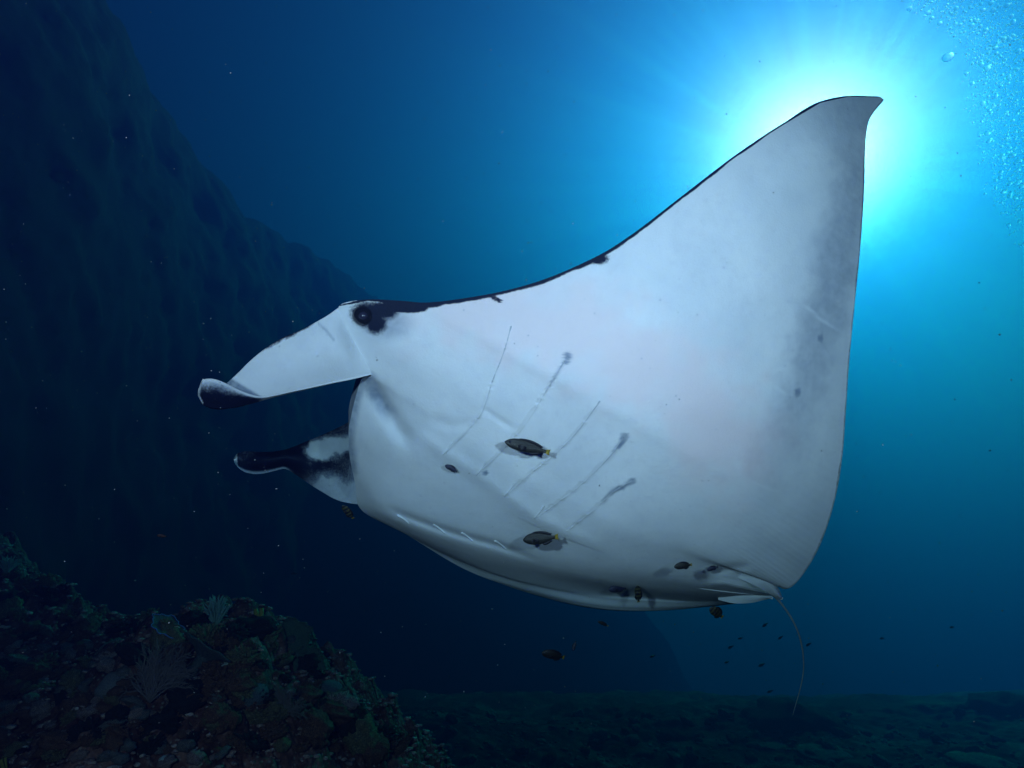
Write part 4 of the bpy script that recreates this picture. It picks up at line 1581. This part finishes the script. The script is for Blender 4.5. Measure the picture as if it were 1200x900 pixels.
# ------------------------------------------------------------------ air bubbles rising at the upper right
M_BUB, t, n, l, b = new_mat('air_bubble')
# an air bubble under water: light is bent forward through it, with total reflection towards its rim
gl = n.new('ShaderNodeBsdfRefraction')
gl.inputs['IOR'].default_value = 1.06
gl.inputs['Roughness'].default_value = 0.62
tp_ = n.new('ShaderNodeBsdfTransparent')
gs = n.new('ShaderNodeBsdfGlossy')
gs.inputs['Roughness'].default_value = 0.40
lw = n.new('ShaderNodeLayerWeight')
lw.inputs['Blend'].default_value = 0.5
mrb = n.new('ShaderNodeMapRange')
mrb.interpolation_type = 'SMOOTHSTEP'
mrb.inputs['From Min'].default_value = 0.4
mrb.inputs['From Max'].default_value = 0.8
mrb.inputs['To Max'].default_value = 0.45
l.new(lw.outputs['Facing'], mrb.inputs['Value'])
geo = n.new('ShaderNodeNewGeometry')


def mixs(f, a, c):
    q = n.new('ShaderNodeMixShader')
    if isinstance(f, float):
        q.inputs[0].default_value = f
    else:
        l.new(f, q.inputs[0])
    l.new(a.outputs[0], q.inputs[1])
    l.new(c.outputs[0], q.inputs[2])
    return q


ms = mixs(geo.outputs['Backfacing'], mixs(mrb.outputs[0], mixs(0.1, gl, tp_), gs), tp_)
l.new(ms.outputs[0], n['Material Output'].inputs['Surface'])
n.remove(b)


def bub_edge(py):
    return np.interp(py, [0, 25, 60, 110, 170, 230, 270, 300], [1052, 1085, 1108, 1122, 1132, 1142, 1168, 1185])


bv, bf = ico(1)
EDGE_Y = np.linspace(-20, 320, 200)
EDGE_N = fbm(np.stack([EDGE_Y / 26.0, 0 * EDGE_Y + .3, 0 * EDGE_Y + 4], -1), 3, 61) + .5
rg = np.random.default_rng(21)


def bub_pos():
    while True:
        py = rg.uniform(-15, 310)
        e = bub_edge(py)
        e = e - 12 + 44 * float(np.interp(py, EDGE_Y, EDGE_N)) * rg.uniform(.6, 1.2)
        x = e + (1215 - e) * rg.beta(1.15, 1.1)
        dens = np.interp(py, [-15, 60, 120, 180, 240, 300], [1, .9, .5, .42, .3, .05]) * np.interp(x - e, [0, 8, 30, 150], [.12, .45, 1, .85])
        if rg.random() < dens:
            return x, py


parts = []
for k in range(2600):
    px, py = bub_pos()
    D = rg.uniform(2.0, 4.0)
    s = mpp(D) * rg.gamma(2.2, .30)
    e = rg.normal(0, .18, 3)
    A = np.diag(s * (1 + e))
    parts.append(bv @ A + at(px, py, D))
v, f = join_same(parts, bf)
tag(mesh('bubble_cloud', v, np.array(f), M_BUB), 'cloud of fine air bubbles filling the upper right corner', kind='stuff')
v, f = ico(3)
sv = v.copy()
sv[:, 2] *= .8
big = mesh('air_bubble', sv, f, M_BUB)
tag(big, 'largest air bubble, alone at the left edge of the bubble cloud', 'bubble', 'air bubbles at the upper right')
put(big, Vector(at(1110.5, 67, 2.4)), 6.0 * mpp(2.4), (0.3, -.4, 0))
v2, f2 = ico(2)
v2 = v2 * np.array([1, 1, .82])
bd = None
BUB_MARKS = [(1075, 8, 'at the top left end of the cloud'), (1130, 12, 'at the top edge of the picture'), (1185, 15, 'in the top right corner'), (1118, 62, 'beside the largest bubble'), (1155, 60, 'in the thick upper cloud'),
             (1192, 75, 'at the right edge high up'), (1140, 115, 'on the left fringe of the cloud'), (1170, 125, 'in the middle of the cloud'), (1195, 140, 'at the right edge midway'), (1145, 185, 'on the lower left fringe'),
             (1170, 200, 'in the lower strand'), (1192, 215, 'at the right edge low down'), (1175, 265, 'at the bottom end of the cloud')]
for k in range(90):
    px, py = bub_pos()
    if not (0 < px < 1200 and py > 0):
        continue
    D = rg.uniform(2.0, 2.9)
    if bd is None:
        o = mesh('air_bubble', v2, f2, M_BUB)
        bd = o.data
    else:
        o = bpy.data.objects.new('air_bubble', bd)
        COL.objects.link(o)
    s = mpp(D) * rg.uniform(1.5, 3.2)
    put(o, Vector(at(px, py, D)), s, (rg.uniform(-.6, .6), rg.uniform(-.6, .6), 0))
    tag(o, ('tiny', 'small', 'fair-sized')[min(2, int((s / mpp(D) - 1.5) / .57))] + ' air bubble ' + nearest_mark(px, py, BUB_MARKS), 'bubble', 'air bubbles at the upper right')

# ------------------------------------------------------------------ drifting specks lit by the flash
M_SPECK = plain_mat('speck', (0.17, 0.19, 0.21), .8, bump=0)
parts = []
pv3, pf3 = ico(1)
for k in range(2600):
    px, py = rg.uniform(-20, 1220), rg.uniform(-20, 880)
    D = rg.uniform(0.9, 3.6) ** 1.0
    s = mpp(D) * min(1.5, rg.gamma(2.0, .22)) * .62
    parts.append(pv3 * s * (1 + rg.normal(0, .25, 3)) + at(px, py, D))
v, f = join_same(parts, pf3)
tag(mesh('drifting_specks', v, np.array(f), M_SPECK), 'pale plankton specks drifting in the water', kind='stuff')

# ------------------------------------------------------------------ tell apart neighbours that would read alike
def photo_x(o):
    p = o.matrix_basis.translation
    q = p - Vector((0, 0, CAM_Z))
    return q.dot(RIGHT) / max(q.dot(FWD), .01)


same = {}
for o in COL.objects:
    if o.parent is None and o.get('label') and o.get('category'):
        same.setdefault(o['label'], []).append(o)
WORDS = ['second', 'third', 'fourth', 'fifth', 'sixth', 'seventh', 'eighth', 'ninth', 'tenth']
for lab, os_ in same.items():
    if len(os_) < 2:
        continue
    os_.sort(key=photo_x)
    k = len(os_)
    for i, o in enumerate(os_):
        if i == 0:
            w = ', the left one' if k == 2 else ', leftmost'
        elif i == k - 1:
            w = ', the right one' if k == 2 else ', rightmost'
        elif k == 3:
            w = ', middle one'
        else:
            w = ', %s from left' % WORDS[min(i - 1, 8)]
        o['label'] = lab + w
